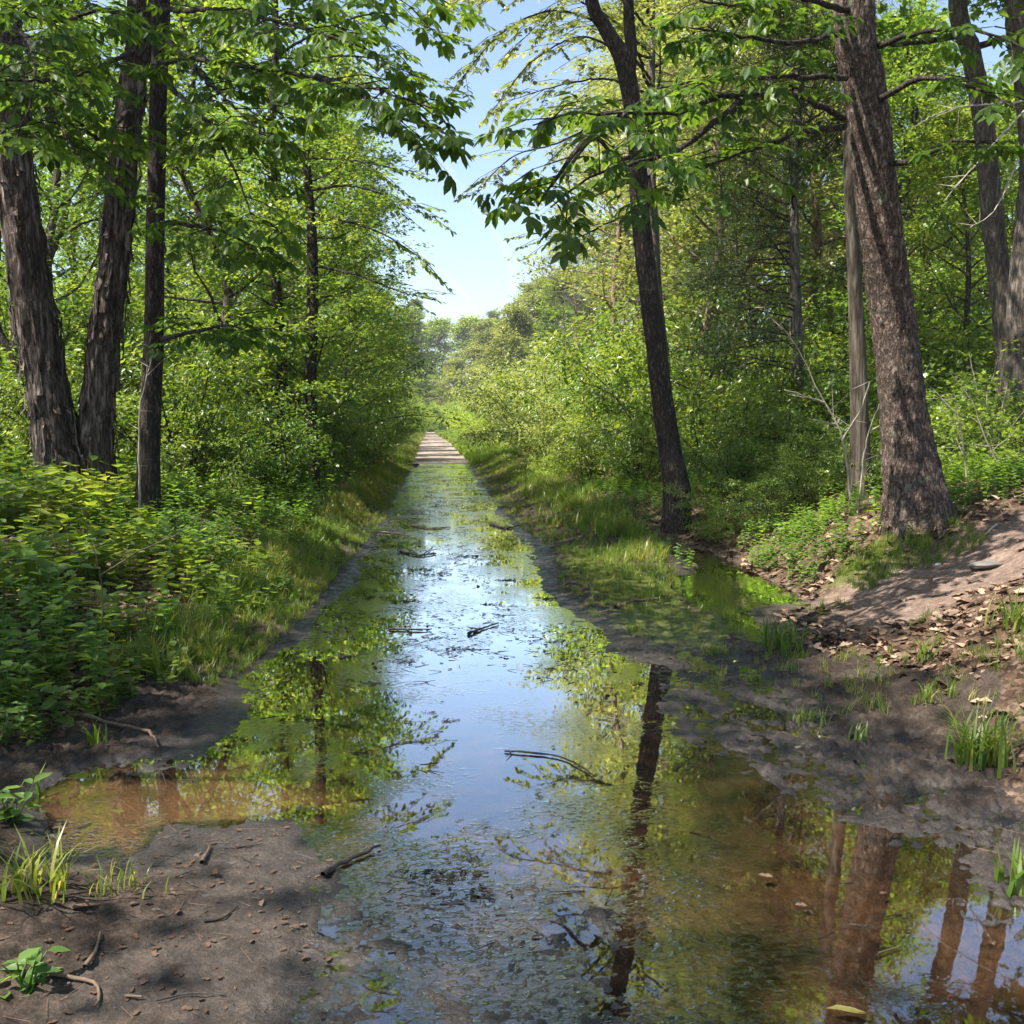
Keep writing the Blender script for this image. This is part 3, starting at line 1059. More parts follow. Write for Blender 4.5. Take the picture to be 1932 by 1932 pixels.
big_tree('hickory_tree', 'slim straight dark trunk, rightmost of the three trunks on the left bank', 'tree',
         [(276, 945, 11.8), (282, 820, 11.8), (290, 640, 11.7), (292, 480, 11.6), (296, 320, 11.6), (299, 160, 11.5), (304, 0, 11.4)],
         [.14, .12, .108, .102, .098, .092, .088], 'plate', 'bark_dark', 103,
         boughs=[[(304, 118, 11.4), (360, 112, 10.4), (480, 128, 9.2), (620, 150, 8.0), (720, 172, 7.2), (815, 205, 6.8)],
                 [(600, 145, 8.1), (680, 180, 7.4), (760, 225, 7.0), (850, 255, 6.8)],
                 [(306, 150, 11.3), (390, 230, 9.8), (440, 320, 8.8), (480, 420, 8.3)],
                 [(306, 420, 11.4), (360, 425, 10), (430, 440, 9), (490, 480, 8.6)],
                 [(306, 640, 11.4), (370, 625, 10), (440, 615, 9), (500, 640, 8.6)],
                 [(303, 20, 11.3), (430, 20, 9.4), (560, 50, 8), (690, 90, 7.3)],
                 [(303, 60, 11.3), (380, 140, 9.8), (450, 210, 8.6), (520, 270, 8)],
                 [(304, 0, 11.2), (420, -60, 9), (600, -40, 7.6), (800, -10, 7)]],
         flare=.04, crown_kw=dict(zlo=6.2, zhi=13, nlimb=14, Lmax=3.3, leaf=.14, k=17), top=UP8)

big_tree('cherry_tree', 'dark slender trunk forking in two near the top, right of the flooded path', 'tree',
         [(1276, 925, 13.6), (1262, 840, 13.6), (1243, 700, 13.5), (1226, 560, 13.4), (1208, 400, 13.3), (1202, 280, 13.2), (1188, 170, 13.1), (1172, 105, 13.0), (1140, 50, 13.0), (1112, -20, 12.9)],
         [.185, .155, .14, .13, .12, .115, .115, .105, .085, .078], 'plate', 'bark_dark', 104,
         extra=[([(1186, 150, 13.05), (1190, 90, 13), (1187, 40, 13), (1184, -40, 12.9)], [.085, .075, .07, .065]),
                ([(1203, 290, 13.2), (1165, 300, 12.6), (1120, 262, 12.2), (1060, 330, 11.8), (1000, 345, 11.5), (955, 400, 11.3)], [.03, .025, .022, .018, .01, .005])],
         flare=.05, crown_kw=dict(zlo=7.2, zhi=13, nlimb=12, Lmax=2.6, leaf=.10, k=24, sr=.4), top=[(-.3, 0, 2), (-.4, 0, 5)], leaf='maple')
big_tree('oak_tree', 'massive rough barked trunk rising from the mossy right bank', 'tree',
         [(1740, 1005, 9.4), (1722, 900, 9.45), (1703, 760, 9.5), (1690, 640, 9.5), (1667, 480, 9.4), (1650, 320, 9.3), (1630, 160, 9.2), (1612, 0, 9.1)],
         [.27, .245, .215, .208, .20, .188, .18, .175], 'furrow', 'bark_big', 105,
         boughs=[[(1592, 226, 9.2), (1540, 195, 8.9), (1493, 178, 8.6), (1349, 185, 7.9), (1291, 211, 7.6), (1181, 216, 7.1), (1080, 215, 6.7), (1010, 235, 6.5)],
                 [(1181, 216, 7.1), (1120, 250, 6.9), (1060, 320, 6.7), (1015, 390, 6.5)],
                 [(1594, 240, 9.2), (1522, 250, 8.7), (1440, 275, 8.2), (1373, 298, 7.8), (1270, 345, 7.4)],
                 [(1397, 190, 8.1), (1349, 230, 7.7), (1277, 283, 7.3), (1205, 307, 7.0), (1109, 336, 6.7), (1040, 390, 6.6)],
                 [(1600, 60, 9.1), (1500, 80, 8.5), (1400, 70, 8), (1300, 50, 7.5)],
                 [(1596, 146, 9.1), (1480, 145, 8.4), (1380, 150, 7.8), (1240, 165, 7.2)],
                 [(1600, 20, 9), (1480, -10, 8.3), (1380, 10, 7.8), (1290, -10, 7.4)],
                 [(1655, 190, 9.1), (1740, 148, 8.6), (1830, 165, 8), (1925, 205, 7.5)],
                 [(1650, 90, 9.1), (1740, 60, 8.5), (1840, 60, 8), (1930, 90, 7.5)],
                 [(1668, 310, 9.2), (1740, 300, 8.8), (1800, 265, 8.4), (1870, 270, 8)]],
         flare=.20, segs=84, step=.022, crown_kw=dict(zlo=5.8, zhi=13, nlimb=16, Lmax=3.8, leaf=.14, k=18), top=UP8)
big_tree('dead_snag', 'barkless grey dead trunk standing just behind the massive trunk', 'dead tree',
         [(1625, 905, 12), (1622, 800, 12), (1617, 640, 12), (1610, 480, 11.9), (1604, 340, 11.8), (1600, 245, 11.8)],
         [.15, .11, .092, .08, .072, .06], 'plate', 'bark_snag', 106, flare=.05)
big_tree('ash_tree', 'tall grey trunk leaning left at the top right, left stem of a pair', 'tree',
         [(1908, 800, 14), (1902, 680, 14), (1888, 540, 14), (1872, 400, 13.9), (1855, 230, 13.8), (1832, 100, 13.7), (1806, -10, 13.6)],
         [.2, .165, .15, .145, .135, .125, .115], 'furrow', 'bark_grey', 107, leaf='maple',
         crown_kw=dict(zlo=6.4, zhi=14, nlimb=22, Lmax=3.6, leaf=.14, k=34, tm=MAP), top=UP8)
big_tree('ash_tree', 'grey trunk with a sunlit edge at the right border, right stem of a pair', 'tree',
         [(1926, 800, 13.6), (1920, 690, 13.6), (1925, 560, 13.5), (1936, 420, 13.5), (1945, 300, 13.4), (1932, 150, 13.3), (1915, 0, 13.2)],
         [.2, .17, .16, .15, .145, .13, .12], 'furrow', 'bark_grey', 108, leaf='maple',
         crown_kw=dict(zlo=6.6, zhi=14, nlimb=22, Lmax=3.6, leaf=.14, k=34, tm=MAP), top=UP8)
big_tree('young_maple_tree', 'thin crooked pole behind the left bank trunks at the left border', 'tree',
         [(55, 900, 15), (50, 760, 15), (30, 680, 15), (-5, 620, 15), (-30, 500, 15)], [.09, .08, .07, .06, .05], 'plate', 'bark_dark', 109, segs=20, step=.08)
big_tree('young_maple_tree', 'dark straight pole close behind the leftmost shaggy trunk', 'tree',
         [(62, 900, 15.5), (40, 700, 15.5), (30, 520, 15.5), (28, 300, 15.4)], [.13, .115, .10, .09], 'plate', 'bark_bg', 110, segs=20, step=.08)
big_tree('vine_clad_tree', 'thin dark trunk wrapped in climbing leaves, left of a similar one beside the path', 'tree',
         [(528, 870, 19), (532, 700, 19), (520, 520, 19), (516, 380, 19), (512, 250, 19), (520, 100, 19)], [.11, .10, .09, .085, .08, .07], 'plate', 'bark_dark', 111,
         boughs=[[(516, 110, 19), (600, 60, 17.5), (720, 25, 16.5), (850, 70, 15.8)], [(516, 200, 19), (620, 180, 18), (700, 200, 17.2), (790, 260, 16.5)],
                 [(516, 40, 19), (620, -20, 17.5), (760, -20, 16.5), (880, 30, 15.8)], [(516, 150, 19), (610, 110, 18), (700, 110, 17.2), (800, 150, 16.6)], [(516, 80, 19), (620, 20, 18), (700, 60, 17), (760, 110, 16.6)], [(514, 300, 19), (620, 300, 18), (710, 310, 17), (780, 330, 16.8)]],
         bough_kw=dict(tm=MAP + [T_ovate(.3, .06, .2)], size=.13, density=1.15, per=12, sidelen=1.25, start=.25), 
         segs=20, step=.08, leaf='maple', crown_kw=dict(zlo=2.0, zhi=9.5, nlimb=34, Lmax=1.2, leaf=.085, k=30, sr=.3, shape='flat', sub=3, per=2, limb_r=.02), top=[(0, 0, 1)])
big_tree('vine_clad_tree', 'thin dark trunk wrapped in climbing leaves, nearest the path on the left', 'tree',
         [(590, 875, 18), (586, 700, 18), (590, 560, 18), (588, 440, 18), (580, 330, 18)], [.12, .105, .10, .09, .07], 'plate', 'bark_dark', 112,
         boughs=[[(588, 400, 18), (660, 420, 17.5), (720, 440, 17), (785, 480, 16.6)], [(584, 360, 18), (660, 350, 17.4), (730, 370, 17), (790, 400, 16.6)], [(590, 500, 18), (680, 520, 17.4), (740, 545, 17), (790, 560, 16.6)]],
         bough_kw=dict(tm=MAP + [T_ovate(.3, .06, .2)], size=.13, density=1.15, per=12, sidelen=1.25, start=.25), 
         segs=20, step=.08, leaf='shrub', crown_kw=dict(zlo=1.5, zhi=6.5, nlimb=26, Lmax=1.1, leaf=.085, k=30, sr=.3, shape='flat', sub=3, per=2, limb_r=.02), top=[(0, 0, .4)])
big_tree('vine_clad_tree', 'narrow mottled trunk half hidden directly behind the slender forked trunk', 'tree',
         [(1262, 860, 20), (1255, 700, 20), (1240, 560, 20), (1234, 430, 20), (1228, 300, 20)], [.12, .11, .10, .10, .08], 'plate', 'bark_grey', 113,
         boughs=[[(1228, 150, 20), (1150, 60, 18.5), (1050, 20, 17), (950, 60, 16), (870, 150, 15.5)], [(1228, 250, 20), (1150, 230, 19), (1050, 270, 18), (960, 300, 17.5), (895, 370, 17)],
                 [(1232, 380, 20), (1150, 420, 19), (1080, 450, 18), (1010, 440, 17.5)], [(1228, 100, 20), (1130, 20, 18), (1000, -30, 17), (900, 10, 16)], [(1228, 180, 20), (1150, 150, 19), (1060, 160, 18), (960, 190, 17.5)],
                 [(1228, 60, 20), (1160, -10, 18), (1080, -10, 17), (980, 80, 16.5)], [(1228, 110, 20), (1160, 90, 19), (1090, 70, 18), (1000, 120, 17.2), (930, 210, 17)],
                 [(1228, 220, 20), (1180, 190, 19.5), (1120, 200, 19), (1040, 210, 18.6)], [(1232, 330, 20), (1170, 350, 19.5), (1100, 370, 19), (1020, 330, 18.6)],
                 [(1226, 20, 20), (1120, -60, 18), (960, -60, 16.8), (850, 10, 16)], [(1228, 80, 20), (1300, 20, 19), (1380, 40, 18), (1440, 90, 17.5)],
                 [(1228, 200, 20), (1290, 170, 19), (1370, 180, 18), (1430, 240, 17.5)]],
         bough_kw=dict(tm=MAP + [T_ovate(.3, .06, .2)], size=.13, density=1.15, per=12, sidelen=1.25, start=.25), 
         segs=20, step=.08, leaf='oak', crown_kw=dict(zlo=5.8, zhi=12, nlimb=14, Lmax=2.2, leaf=.10, k=24, sr=.4), top=[(0, 0, 2), (0, 0, 4)])


def cedar(name, label, u, vb, Y, H, seed, side):
    rg = np.random.default_rng(seed)
    b = P(u, vb, Y)
    z0 = gz(b[0], b[1])
    r = link(name, None, loc=(b[0], b[1], z0))
    tag(r, label, 'tree')
    pts = np.array([[b[0] + .06 * math.sin(k), b[1], z0 - .1 + H * k / 8] for k in range(9)])
    tb = MB()
    path, rad = trunk_mesh(tb, pts, np.linspace(.12, .03, 9), 'plate', seed, .08, 18)
    world_child('trunk', tb, M['bark_grey'], r, True)
    wd, lf = MB(), MB()
    cs, ds, A, B = [], [], [], []
    for q in range(64):
        z = z0 + 1.6 + (H - 1.7) * q / 64
        t = (z - z0) / H
        az = rg.uniform(0, 2 * PI)
        if rg.random() < .5:
            az = side + rg.normal(0, .6)
        L = (2.3 * (1 - t) ** .7 + .3) * rg.uniform(.6, 1.1)
        p0 = np.array([np.interp(z, path[:, 2], path[:, 0]), b[1], z])
        pp = limb_path(rg, p0, np.array([math.cos(az), math.sin(az), .18]), L, 6, -.12 if t < .5 else .3, .1)
        tube(wd, pp, np.linspace(.018, .003, 7), 5)
        for s in range(9):
            i = rg.integers(1, 6)
            d = norm(norm(pp[-1] - pp[0]) + rg.normal(0, .6, 3) * [1, 1, .4])
            e = pp[i] + d * rg.uniform(.2, .6)
            A.append(pp[i])
            B.append(e)
            if rg.random() < (.25 + .75 * sstep(.25, .6, t)) or i > 3:
                cs.append(e)
                ds.append(d)
    sticks(wd, A, B, .004, .0015)
    spray_leaves(lf, NEE, cs, ds, 60, .22, .11, rg, .5, .1)
    o = world_child('crown', lf, M['needle'], r)
    link('branch', wd.mesh('branch', M['bark_dark']), o)


cedar('cedar_tree', 'dark cedar with bare drooping lower limbs between the two big right trunks', 1497, 745, 16, 7.6, 201, PI)

# overhead trees out of the picture: they shade the near path and show in the puddle
for k, (x, y, lab) in enumerate([(-6.2, 3.5, 'tall hickory on the left bank whose crown shades the near puddle'),
                                 (-8.5, 8.5, 'tall hickory set back on the left bank beyond the leafy saplings'),
                                 (-5.5, -2.5, 'tall hickory behind the viewer on the left bank'),
                                 (5.6, 4.2, 'tall hickory on the right bank beside the muddy ruts'),
                                 (-11, 2, 'tall hickory deep in the left wood'),
                                 (3.8, -3.5, 'tall hickory behind the viewer on the right bank'),
                                 (-9.5, -4, 'tall hickory deep in the left wood behind the viewer'),
                                 (8.6, 11.2, 'tall hickory at the right, just outside the right border above the trail')]):
    rg = np.random.default_rng(300 + k)
    z0 = gz(x, y)
    r = link('hickory_tree', None, loc=(x, y, z0))
    tag(r, lab, 'tree')
    pts = np.array([[x, y, z0 - .1], [x + .1, y, z0 + 4], [x - .1, y + .1, z0 + 8], [x, y, z0 + 13.5]])
    tb = MB()
    path, rad = trunk_mesh(tb, pts, [.24, .18, .14, .05], 'plate', k, .15, 16)
    world_child('trunk', tb, M['bark_dark'], r, True)
    wd, lf = MB(), MB()
    crown(rg, wd, lf, path, z0 + 4.6, z0 + 13, 24, 4.4, DIA, .15, 17, .42, mask=gapmask)
    o = world_child('crown', lf, M['hick'], r)
    link('branch', wd.mesh('branch', M['bark_dark']), o)


# ------------------------------------------------------------------ background trees and shrubs from shared variants
def variant_tree(seed, H, Rr, bark, leafmat, nl, leaf, k, sr, zlo=.28, shape='dome', tm=DIA, sub=5, per=3, flat=.3, r=.14, droop=.25):
    rg = np.random.default_rng(seed)
    pts = np.array([[rg.normal(0, .10) * q, rg.normal(0, .10) * q, H * q / 5 * .95 - .15 * (q == 0)] for q in range(6)])
    tb, lf = MB(), MB()
    tube(tb, resample(pts, .5), np.linspace(r, .03, len(resample(pts, .5))), 10)
    crown(rg, tb, lf, pts, H * zlo, H * .95, nl, Rr, tm, leaf, k, sr, shape, sub, per, flat, droop, limb_r=r * .35)
    return tb.mesh('trunk', M[bark], True), lf.mesh('crown', M[leafmat])


def variant_shrub(seed, leafmat, leaf, k, n=14, sr=.22, tm=OVA, wood='bark_dark', R_=.9):
    """Shrub two metres tall, leafy to the ground."""
    rg = np.random.default_rng(seed)
    tb, lf = MB(), MB()
    cs, ds, A, B = [], [], [], []
    for q in range(n):
        az = q * 2.4 + rg.uniform(-.4, .4)
        lean = rg.uniform(.1, .85)
        d = norm(np.array([math.cos(az) * lean, math.sin(az) * lean, 1.0]))
        pp = limb_path(rg, [rg.normal(0, .12), rg.normal(0, .12), -.05], d, 2.05 * rg.uniform(.7, 1.08), 7, -.25 * lean, .12)
        tube(tb, pp, np.linspace(.016, .004, 8), 5)
        for s in range(11):
            i = rg.integers(1, 8)
            dd = norm(rg.normal(0, 1, 3) * [1, 1, .5] + np.array([math.cos(az), math.sin(az), .1]) * .8)
            e = pp[i] + dd * rg.uniform(.12, .55) * R_
            A.append(pp[i])
            B.append(e)
            cs.append(e)
            ds.append(dd)
            cs.append((pp[i] + e) / 2)
            ds.append(dd)
    sticks(tb, A, B, .004, .0015)
    spray_leaves(lf, tm, cs, ds, k, sr, leaf, rg, .45, .2)
    return tb.mesh('stem', M[wood]), lf.mesh('foliage', M[leafmat])


VT = {
    'leafy': [variant_tree(401, 11, 2.9, 'bark_bg', 'shrub', 40, .115, 32, .42, .06), variant_tree(402, 11, 2.6, 'bark_dark', 'maple', 40, .12, 26, .42, .08),
              variant_tree(403, 11, 3.1, 'bark_bg', 'maple', 38, .115, 27, .46, .1)],
    'airy': [variant_tree(404, 14, 3.4, 'bark_grey', 'oak', 38, .13, 24, .5, .25), variant_tree(405, 14, 3.2, 'bark_pine', 'oak', 36, .13, 24, .5, .28)],
    'yellow': [variant_tree(406, 10, 2.8, 'bark_bg', 'yellow', 36, .12, 30, .45, .06)],
    'pine': [variant_tree(407, 14, 2.6, 'bark_pine', 'pine', 40, .16, 34, .3, .45, 'dome', NEE, 4, 2, .5)],
    'spire': [variant_tree(408, 14, 3.1, 'bark_bg', 'pine', 90, .34, 20, .32, .05, 'cone', [T_diamond(.16, .02)], 5, 2, .3)],
    'far': [variant_tree(409, 14, 4.2, 'bark_bg', 'oak', 40, .30, 24, .8, .03), variant_tree(410, 14, 4.0, 'bark_bg', 'shrub', 40, .30, 24, .8, .03),
            variant_tree(411, 14, 4.0, 'bark_bg', 'yellow', 40, .30, 24, .8, .03)],
}
VS = {
    'green': [variant_shrub(501, 'shrub', .065, 24), variant_shrub(502, 'maple', .08, 18, tm=MAP + OVA), variant_shrub(503, 'shrub', .06, 26)],
    'yellow': [variant_shrub(504, 'yellow', .065, 26)],
    'grey': [variant_shrub(505, 'grey', .055, 28), variant_shrub(506, 'grey', .06, 26)],
    'dark': [variant_shrub(507, 'herb', .08, 12)],
}


def place(vs, name, child, x, y, s, rg, label, cat, group, sz=None):
    wood, leaf = vs[rg.integers(0, len(vs))]
    r = link(name, None, loc=(x, y, gz(x, y) - .03), rot=(rg.normal(0, .03), rg.normal(0, .03), rg.uniform(0, 2 * PI)), scale=(s, s, (sz or s)))
    tag(r, label, cat, group)
    link(child[0], wood, r)
    link(child[1], leaf, r)
    return r


rg = np.random.default_rng(77)
TC, SCH = ('trunk', 'crown'), ('stem', 'foliage')
ORD = ['first', 'second', 'third', 'fourth', 'fifth', 'sixth', 'seventh', 'eighth', 'ninth', 'tenth', 'eleventh', 'twelfth', 'thirteenth', 'fourteenth', 'fifteenth',
       'sixteenth', 'seventeenth', 'eighteenth', 'nineteenth', 'twentieth', 'twenty-first', 'twenty-second', 'twenty-third', 'twenty-fourth']


def row(vs, name, ch, items, cat, what, group):
    """A row of like things, told apart by their order going away from the viewer."""
    items = sorted(items, key=lambda t: t[1])
    for k, (x, y, s) in enumerate(items):
        place(vs, name, ch, x, y, s, rg, ORD[k] + ' ' + what + ', counting from the viewer', cat, group)


row(VT['leafy'], 'broadleaf_tree', TC, [(-4.1, 21.0, .95), (-3.4, 26, 1.0), (-3.3, 31.5, 1.08), (-3.2, 37, 1.1), (-3.2, 43, .95), (-3.8, 50, .95), (-3.9, 58, .9), (-4.2, 68, .95), (-4.6, 80, .9)],
    'tree', 'leafy tree edging the path on the left', 'leafy trees edging the left side of the path')
row(VT['leafy'], 'broadleaf_tree', TC, [(-6.5, 18.5, .8), (-8.5, 24, .9), (-7.5, 30, 1.05), (-12, 21, .85), (-15, 28, 1.0), (-11, 34, 1.1), (-19, 36, 1.1), (-8, 42, 1.1), (-14, 46, 1.2), (-9, 60, 1.2),
                                        (-24, 50, 1.3), (-30, 62, 1.4), (-18, 66, 1.4), (-10.2, 18.2, .6)],
    'tree', 'leafy tree in the wood behind the left bank trunks', 'leafy trees set back in the left wood')
row(VT['leafy'], 'broadleaf_tree', TC, [(9.5, 20, .8), (12, 24, .95), (8.5, 26, .85), (15, 30, 1.05), (11, 18.4, .62), (17, 22, .95), (20, 34, 1.2), (13.5, 17, .7), (10.5, 33, .95), (18, 42, 1.3), (25, 40, 1.3),
                                        (16, 26, .9), (9.2, 16.8, .55), (28, 52, 1.5)],
    'tree', 'dense green tree behind the massive right trunk', 'dense green trees of the right wood')
row(VT['airy'], 'oak_tree', TC, [(6.4, 24, .95), (7.6, 29, 1.0), (7.4, 36, 1.15), (10, 42, 1.25), (12.5, 36, 1.2), (9.5, 52, 1.2), (14, 50, 1.35), (5.9, 31.5, .95), (10.5, 27, 1.0), (8.3, 22, .9)],
    'tree', 'tall pale leaved oak right of the sky gap', 'light airy oaks right of the sky gap')
row(VT['pine'], 'pine_tree', TC, [(13.5, 44, 1.3), (16, 40, 1.3), (11.5, 47, 1.25), (9, 62, .95), (10.2, 64, .9), (12.2, 31, 1.15)],
    'tree', 'pink barked pine behind the right shrubs', 'pink barked pines behind the right hand shrubs')
FARP = [(-9, 110, 1.2), (-6.5, 95, .85), (-14, 125, 1.4), (-7, 140, 1.3), (-20, 150, 1.7), (-4, 185, 1.5), (2.5, 205, 1.55), (-1.0, 178, .75), (1.5, 182, .7), (4.2, 176, .85), (7, 185, 1.4), (-11, 200, 1.8), (-3, 235, 1.75),
        (9, 150, 1.1), (13, 120, 1.2), (16, 150, 1.5), (12, 220, 1.6), (8, 98, .85), (12, 90, 1.0), (22, 110, 1.6), (-28, 200, 2.1), (20, 200, 1.8), (-16, 230, 1.9)]
for q, (yk, wh) in enumerate((((0, 150), 'closing in on the far dry path'), ((150, 400), 'closing off the very end of the path'))):
    it = sorted([t for t in FARP if yk[0] <= t[1] < yk[1]], key=lambda t: t[0])
    for k, (x, y, s_) in enumerate(it):
        place([VT['far'][(k + q) % 2]] if k % 5 != 2 else [VT['far'][2]], 'broadleaf_tree', TC, x, y, s_, rg, ORD[k] + ' rounded tree from the left, ' + wh, 'tree', 'distant trees at the far end of the path')
for side, wh in ((-1, 'left'), (1, 'right')):
    k = 0
    for q in range(19):
        x = side * (17 + 3.2 * q + rg.uniform(-2, 2))
        y = 64 + rg.uniform(-12, 30) + 1.2 * q
        place([VT['far'][k % 2]], 'broadleaf_tree', TC, x, y, rg.uniform(.9, 1.3), rg, ORD[k] + ' tree deep in the ' + wh + ' wood, counting outwards from the path', 'tree', 'trees deep in the ' + wh + ' wood')
        k += 1
place(VT['spire'], 'spruce_tree', TC, -2.4, 232, 2.1, rg, 'distant dark conifer at the left foot of the sky gap', 'tree', None)
place(VT['spire'], 'spruce_tree', TC, 15.3, 232, 1.9, rg, 'distant dark conifer at the right foot of the sky gap', 'tree', None)

# shrubs --------------------------------------------------------------
row(VS['green'], 'shrub', SCH, [(-2.9, 14.5, .75), (-2.5, 17, .85), (-2.4, 20, 1.0), (-2.3, 23, 1.1), (-2.2, 26.5, 1.1), (-2.2, 30, 1.2), (-2.1, 34, 1.2), (-2.0, 38.5, 1.1), (-2.1, 44, 1.2), (-2.2, 50, 1.3),
                                (-2.3, 57, 1.4), (-2.4, 66, 1.5), (-2.4, 77, 1.6), (-2.6, 90, 1.8)], 'shrub', 'green shrub at the left edge of the path', 'green shrubs at the left edge of the path')
row(VS['green'], 'shrub', SCH, [(-3.6, 15.5, 1.2), (-4.6, 17.5, 1.5), (-3.4, 19, 1.6), (-6, 16.5, 1.3), (-3.4, 24, 1.8), (-5.6, 21, 1.8), (-7.5, 17, 1.6), (-8.5, 20, 1.8), (-3.3, 29, 1.9), (-3.2, 35, 2.0),
                                (-5, 27, 2.1), (-10, 17.4, 1.4), (-11, 24, 2.0), (-5.2, 14.6, .8), (-7.6, 14.2, .9), (-6.4, 13.4, .6)], 'shrub',
    'green shrub in the thicket behind the left bank trunks', 'green shrubs in the left thicket')
row(VS['green'], 'shrub', SCH, [(3.6, 17.2, .75), (3.2, 20, .85), (4.6, 16.2, 1.0), (4.8, 18.5, 1.4), (5.2, 22, 1.8), (4.2, 24.5, 1.7), (5.9, 27, 2.1), (4.3, 14.4, .55), (5.2, 13.9, .55)], 'shrub',
    'green shrub between the path and the slender forked trunk', 'green shrubs left of the forked trunk')
row(VS['green'], 'shrub', SCH, [(5.6, 15.4, 1.0), (6.8, 15.2, 1.1), (6.2, 18.2, 1.5), (7.8, 17.5, 1.5), (7, 22, 2.0), (9, 19.5, 1.6), (6.2, 13.3, .6), (8, 13.8, .8), (9, 15, 1.1), (10.5, 16, 1.4), (7.2, 12.6, .5), (3.75, 12.9, .42), (4.15, 12.4, .38), (4.7, 12.5, .45), (5.35, 12.2, .4),
                                (11.5, 14.5, 1.0), (12, 20, 1.8), (8.6, 24, 2.1), (13.5, 15.5, 1.2), (5.6, 12.9, .45)], 'shrub', 'green shrub in the thicket right of the forked trunk', 'green shrubs in the right thicket')
row(VS['grey'], 'shrub', SCH, [(3.9, 29, 1.75), (4.9, 32, 2.1), (4.2, 35, 2.0), (5.2, 39, 2.3), (4.4, 44, 2.2), (3.3, 26, 1.2), (6.8, 33, 2.4), (5, 50, 2.5), (4.8, 60, 2.6)], 'shrub',
    'grey green willowy shrub right of the path', 'grey green willowy shrubs right of the path')
row(VS['yellow'], 'shrub', SCH, [(3.4, 50, 1.0), (3.3, 57, 1.15), (3.5, 66, 1.3), (3.6, 76, 1.5), (3.9, 90, 1.8), (4.3, 108, 2.1), (4.0, 140, 2.6), (2.4, 166, 2.4), (.4, 170, 2.6), (-1.6, 150, 2.6)], 'shrub',
    'glowing yellow green bush along the dry far path', 'glowing yellow green bushes by the far right path edge')  # brighter leaf colour carries the sunlit glow of these bushes
place(VS['yellow'], 'shrub', SCH, 2.7, 22.3, .42, rg, 'small bright yellow green bush low on the right path edge', 'shrub', None)
for k, (x, y, s, lab) in enumerate([(6.35, 11.9, .62, 'bright yellow green maple sapling just right of the massive trunk'),
                                    (7.3, 12.6, .75, 'bright yellow green maple sapling at the right border above the trail')]):
    place([variant_shrub(520 + k, 'yellow', .085, 9, 9, tm=MAP, wood='twig_pale')], 'maple_sapling', SCH, x, y, s, rg, lab, 'sapling', None)

# ------------------------------------------------------------------ ground cover: herbs, grass, litter
rg = np.random.default_rng(5)
HERB = [T_herb(rg, 8 + k) for k in range(6)]
TUFT = [T_tuft(rg, 16, 1.0, .018, .10) for _ in range(5)]
TUFTW = [T_tuft(rg, 14, 1.0, .035, .12, .3, 1.0) for _ in range(3)]


def scatter(n, xf_, yr, dens=None, pw=1.0):
    y = yr[0] + (yr[1] - yr[0]) * rg.random(n) ** pw
    lo, hi = xf_(y)
    x = lo + (hi - lo) * rg.random(n)
    if dens is not None:
        k = rg.random(n) < dens(x, y)
        x, y = x[k], y[k]
    return x, y


def cover(name, label, tms, mat, x, y, size, zlift=0.0, wet=.001):
    z = gzs(x, y)
    k = z > wet
    x, y, z = x[k], y[k], z[k]
    size = np.broadcast_to(size, k.shape)[k] if np.ndim(size) else np.full(len(x), size)
    mb = MB()
    n = len(x)
    pos = np.stack([x, y, z - .01 + zlift], 1)
    ax = np.array([0, 0, 1.0]) + rg.normal(0, .12, (n, 3))
    az = rg.uniform(0, 2 * PI, n)
    up = np.stack([np.cos(az), np.sin(az), 0 * az], 1)
    tn = np.clip(.5 + .5 * (fbm(x * .8, y * .8, 0, 3, 41) - .5) + rg.normal(0, .17, n), 0, 1)
    wh = rg.integers(0, len(tms), n)
    for q, t_ in enumerate(tms):
        s = wh == q
        stamp(mb, t_, pos[s], ax[s], up[s], (size * rg.uniform(.6, 1.25, n))[s], tn[s])
    return tag(link(name, mb.mesh(name, M[mat])), label, None, None, 'stuff')


# left herbs
x, y = scatter(6500, lambda y: (-2.2 - y * .42, xl(y) - .12), (3.4, 14), lambda x, y: sstep(.36, .54, fbm(x * 1.3, y * 1.3, 0, 3, 51)), .8)
vv = vnoise(x * 1.1, y * 1.1, 0, 57)
kk = vv < .62
cover('undergrowth', 'low leafy plants covering the left bank', HERB, 'herb', x[kk], y[kk], (.12 + .13 * sstep(0, 1.5, xl(y) - x))[kk] * rg.uniform(.5, 1.5, kk.sum()))
kk = (vv > .5) & (rg.random(len(x)) < .5)
cover('undergrowth', 'yellower broad leaved plants mixed through the left bank', [T_herb(rg, 5 + k, 1.35) for k in range(4)], 'shrub', x[kk], y[kk], (.14 + .17 * sstep(0, 1.5, xl(y) - x))[kk] * rg.uniform(.6, 1.5, kk.sum()))
x, y = scatter(1500, lambda y: (-4 - y * .3, xl(y) - .6), (12, 26), None)
cover('undergrowth', 'taller leafy plants under the left shrubs', HERB, 'herb', x, y, .4)
# right herbs
x, y = scatter(5200, lambda y: (xr(y) + 1.2, xr(y) + 2 + y * .38), (9.4, 20), lambda x, y: sstep(.36, .5, fbm(x * .9, y * .9, 0, 3, 52)) * (1 - trail_mask(x, y)))
cover('undergrowth', 'leafy plants growing through the litter on the right bank', HERB, 'herb', x, y, .24)
x, y = scatter(300, lambda y: (3.7 + 0 * y, 8.5 + 0 * y), (9.0, 10.4), lambda x, y: (1 - trail_mask(x, y)) * .8)
cover('undergrowth', 'small plants around the foot of the massive trunk', HERB, 'herb', x, y, .15)
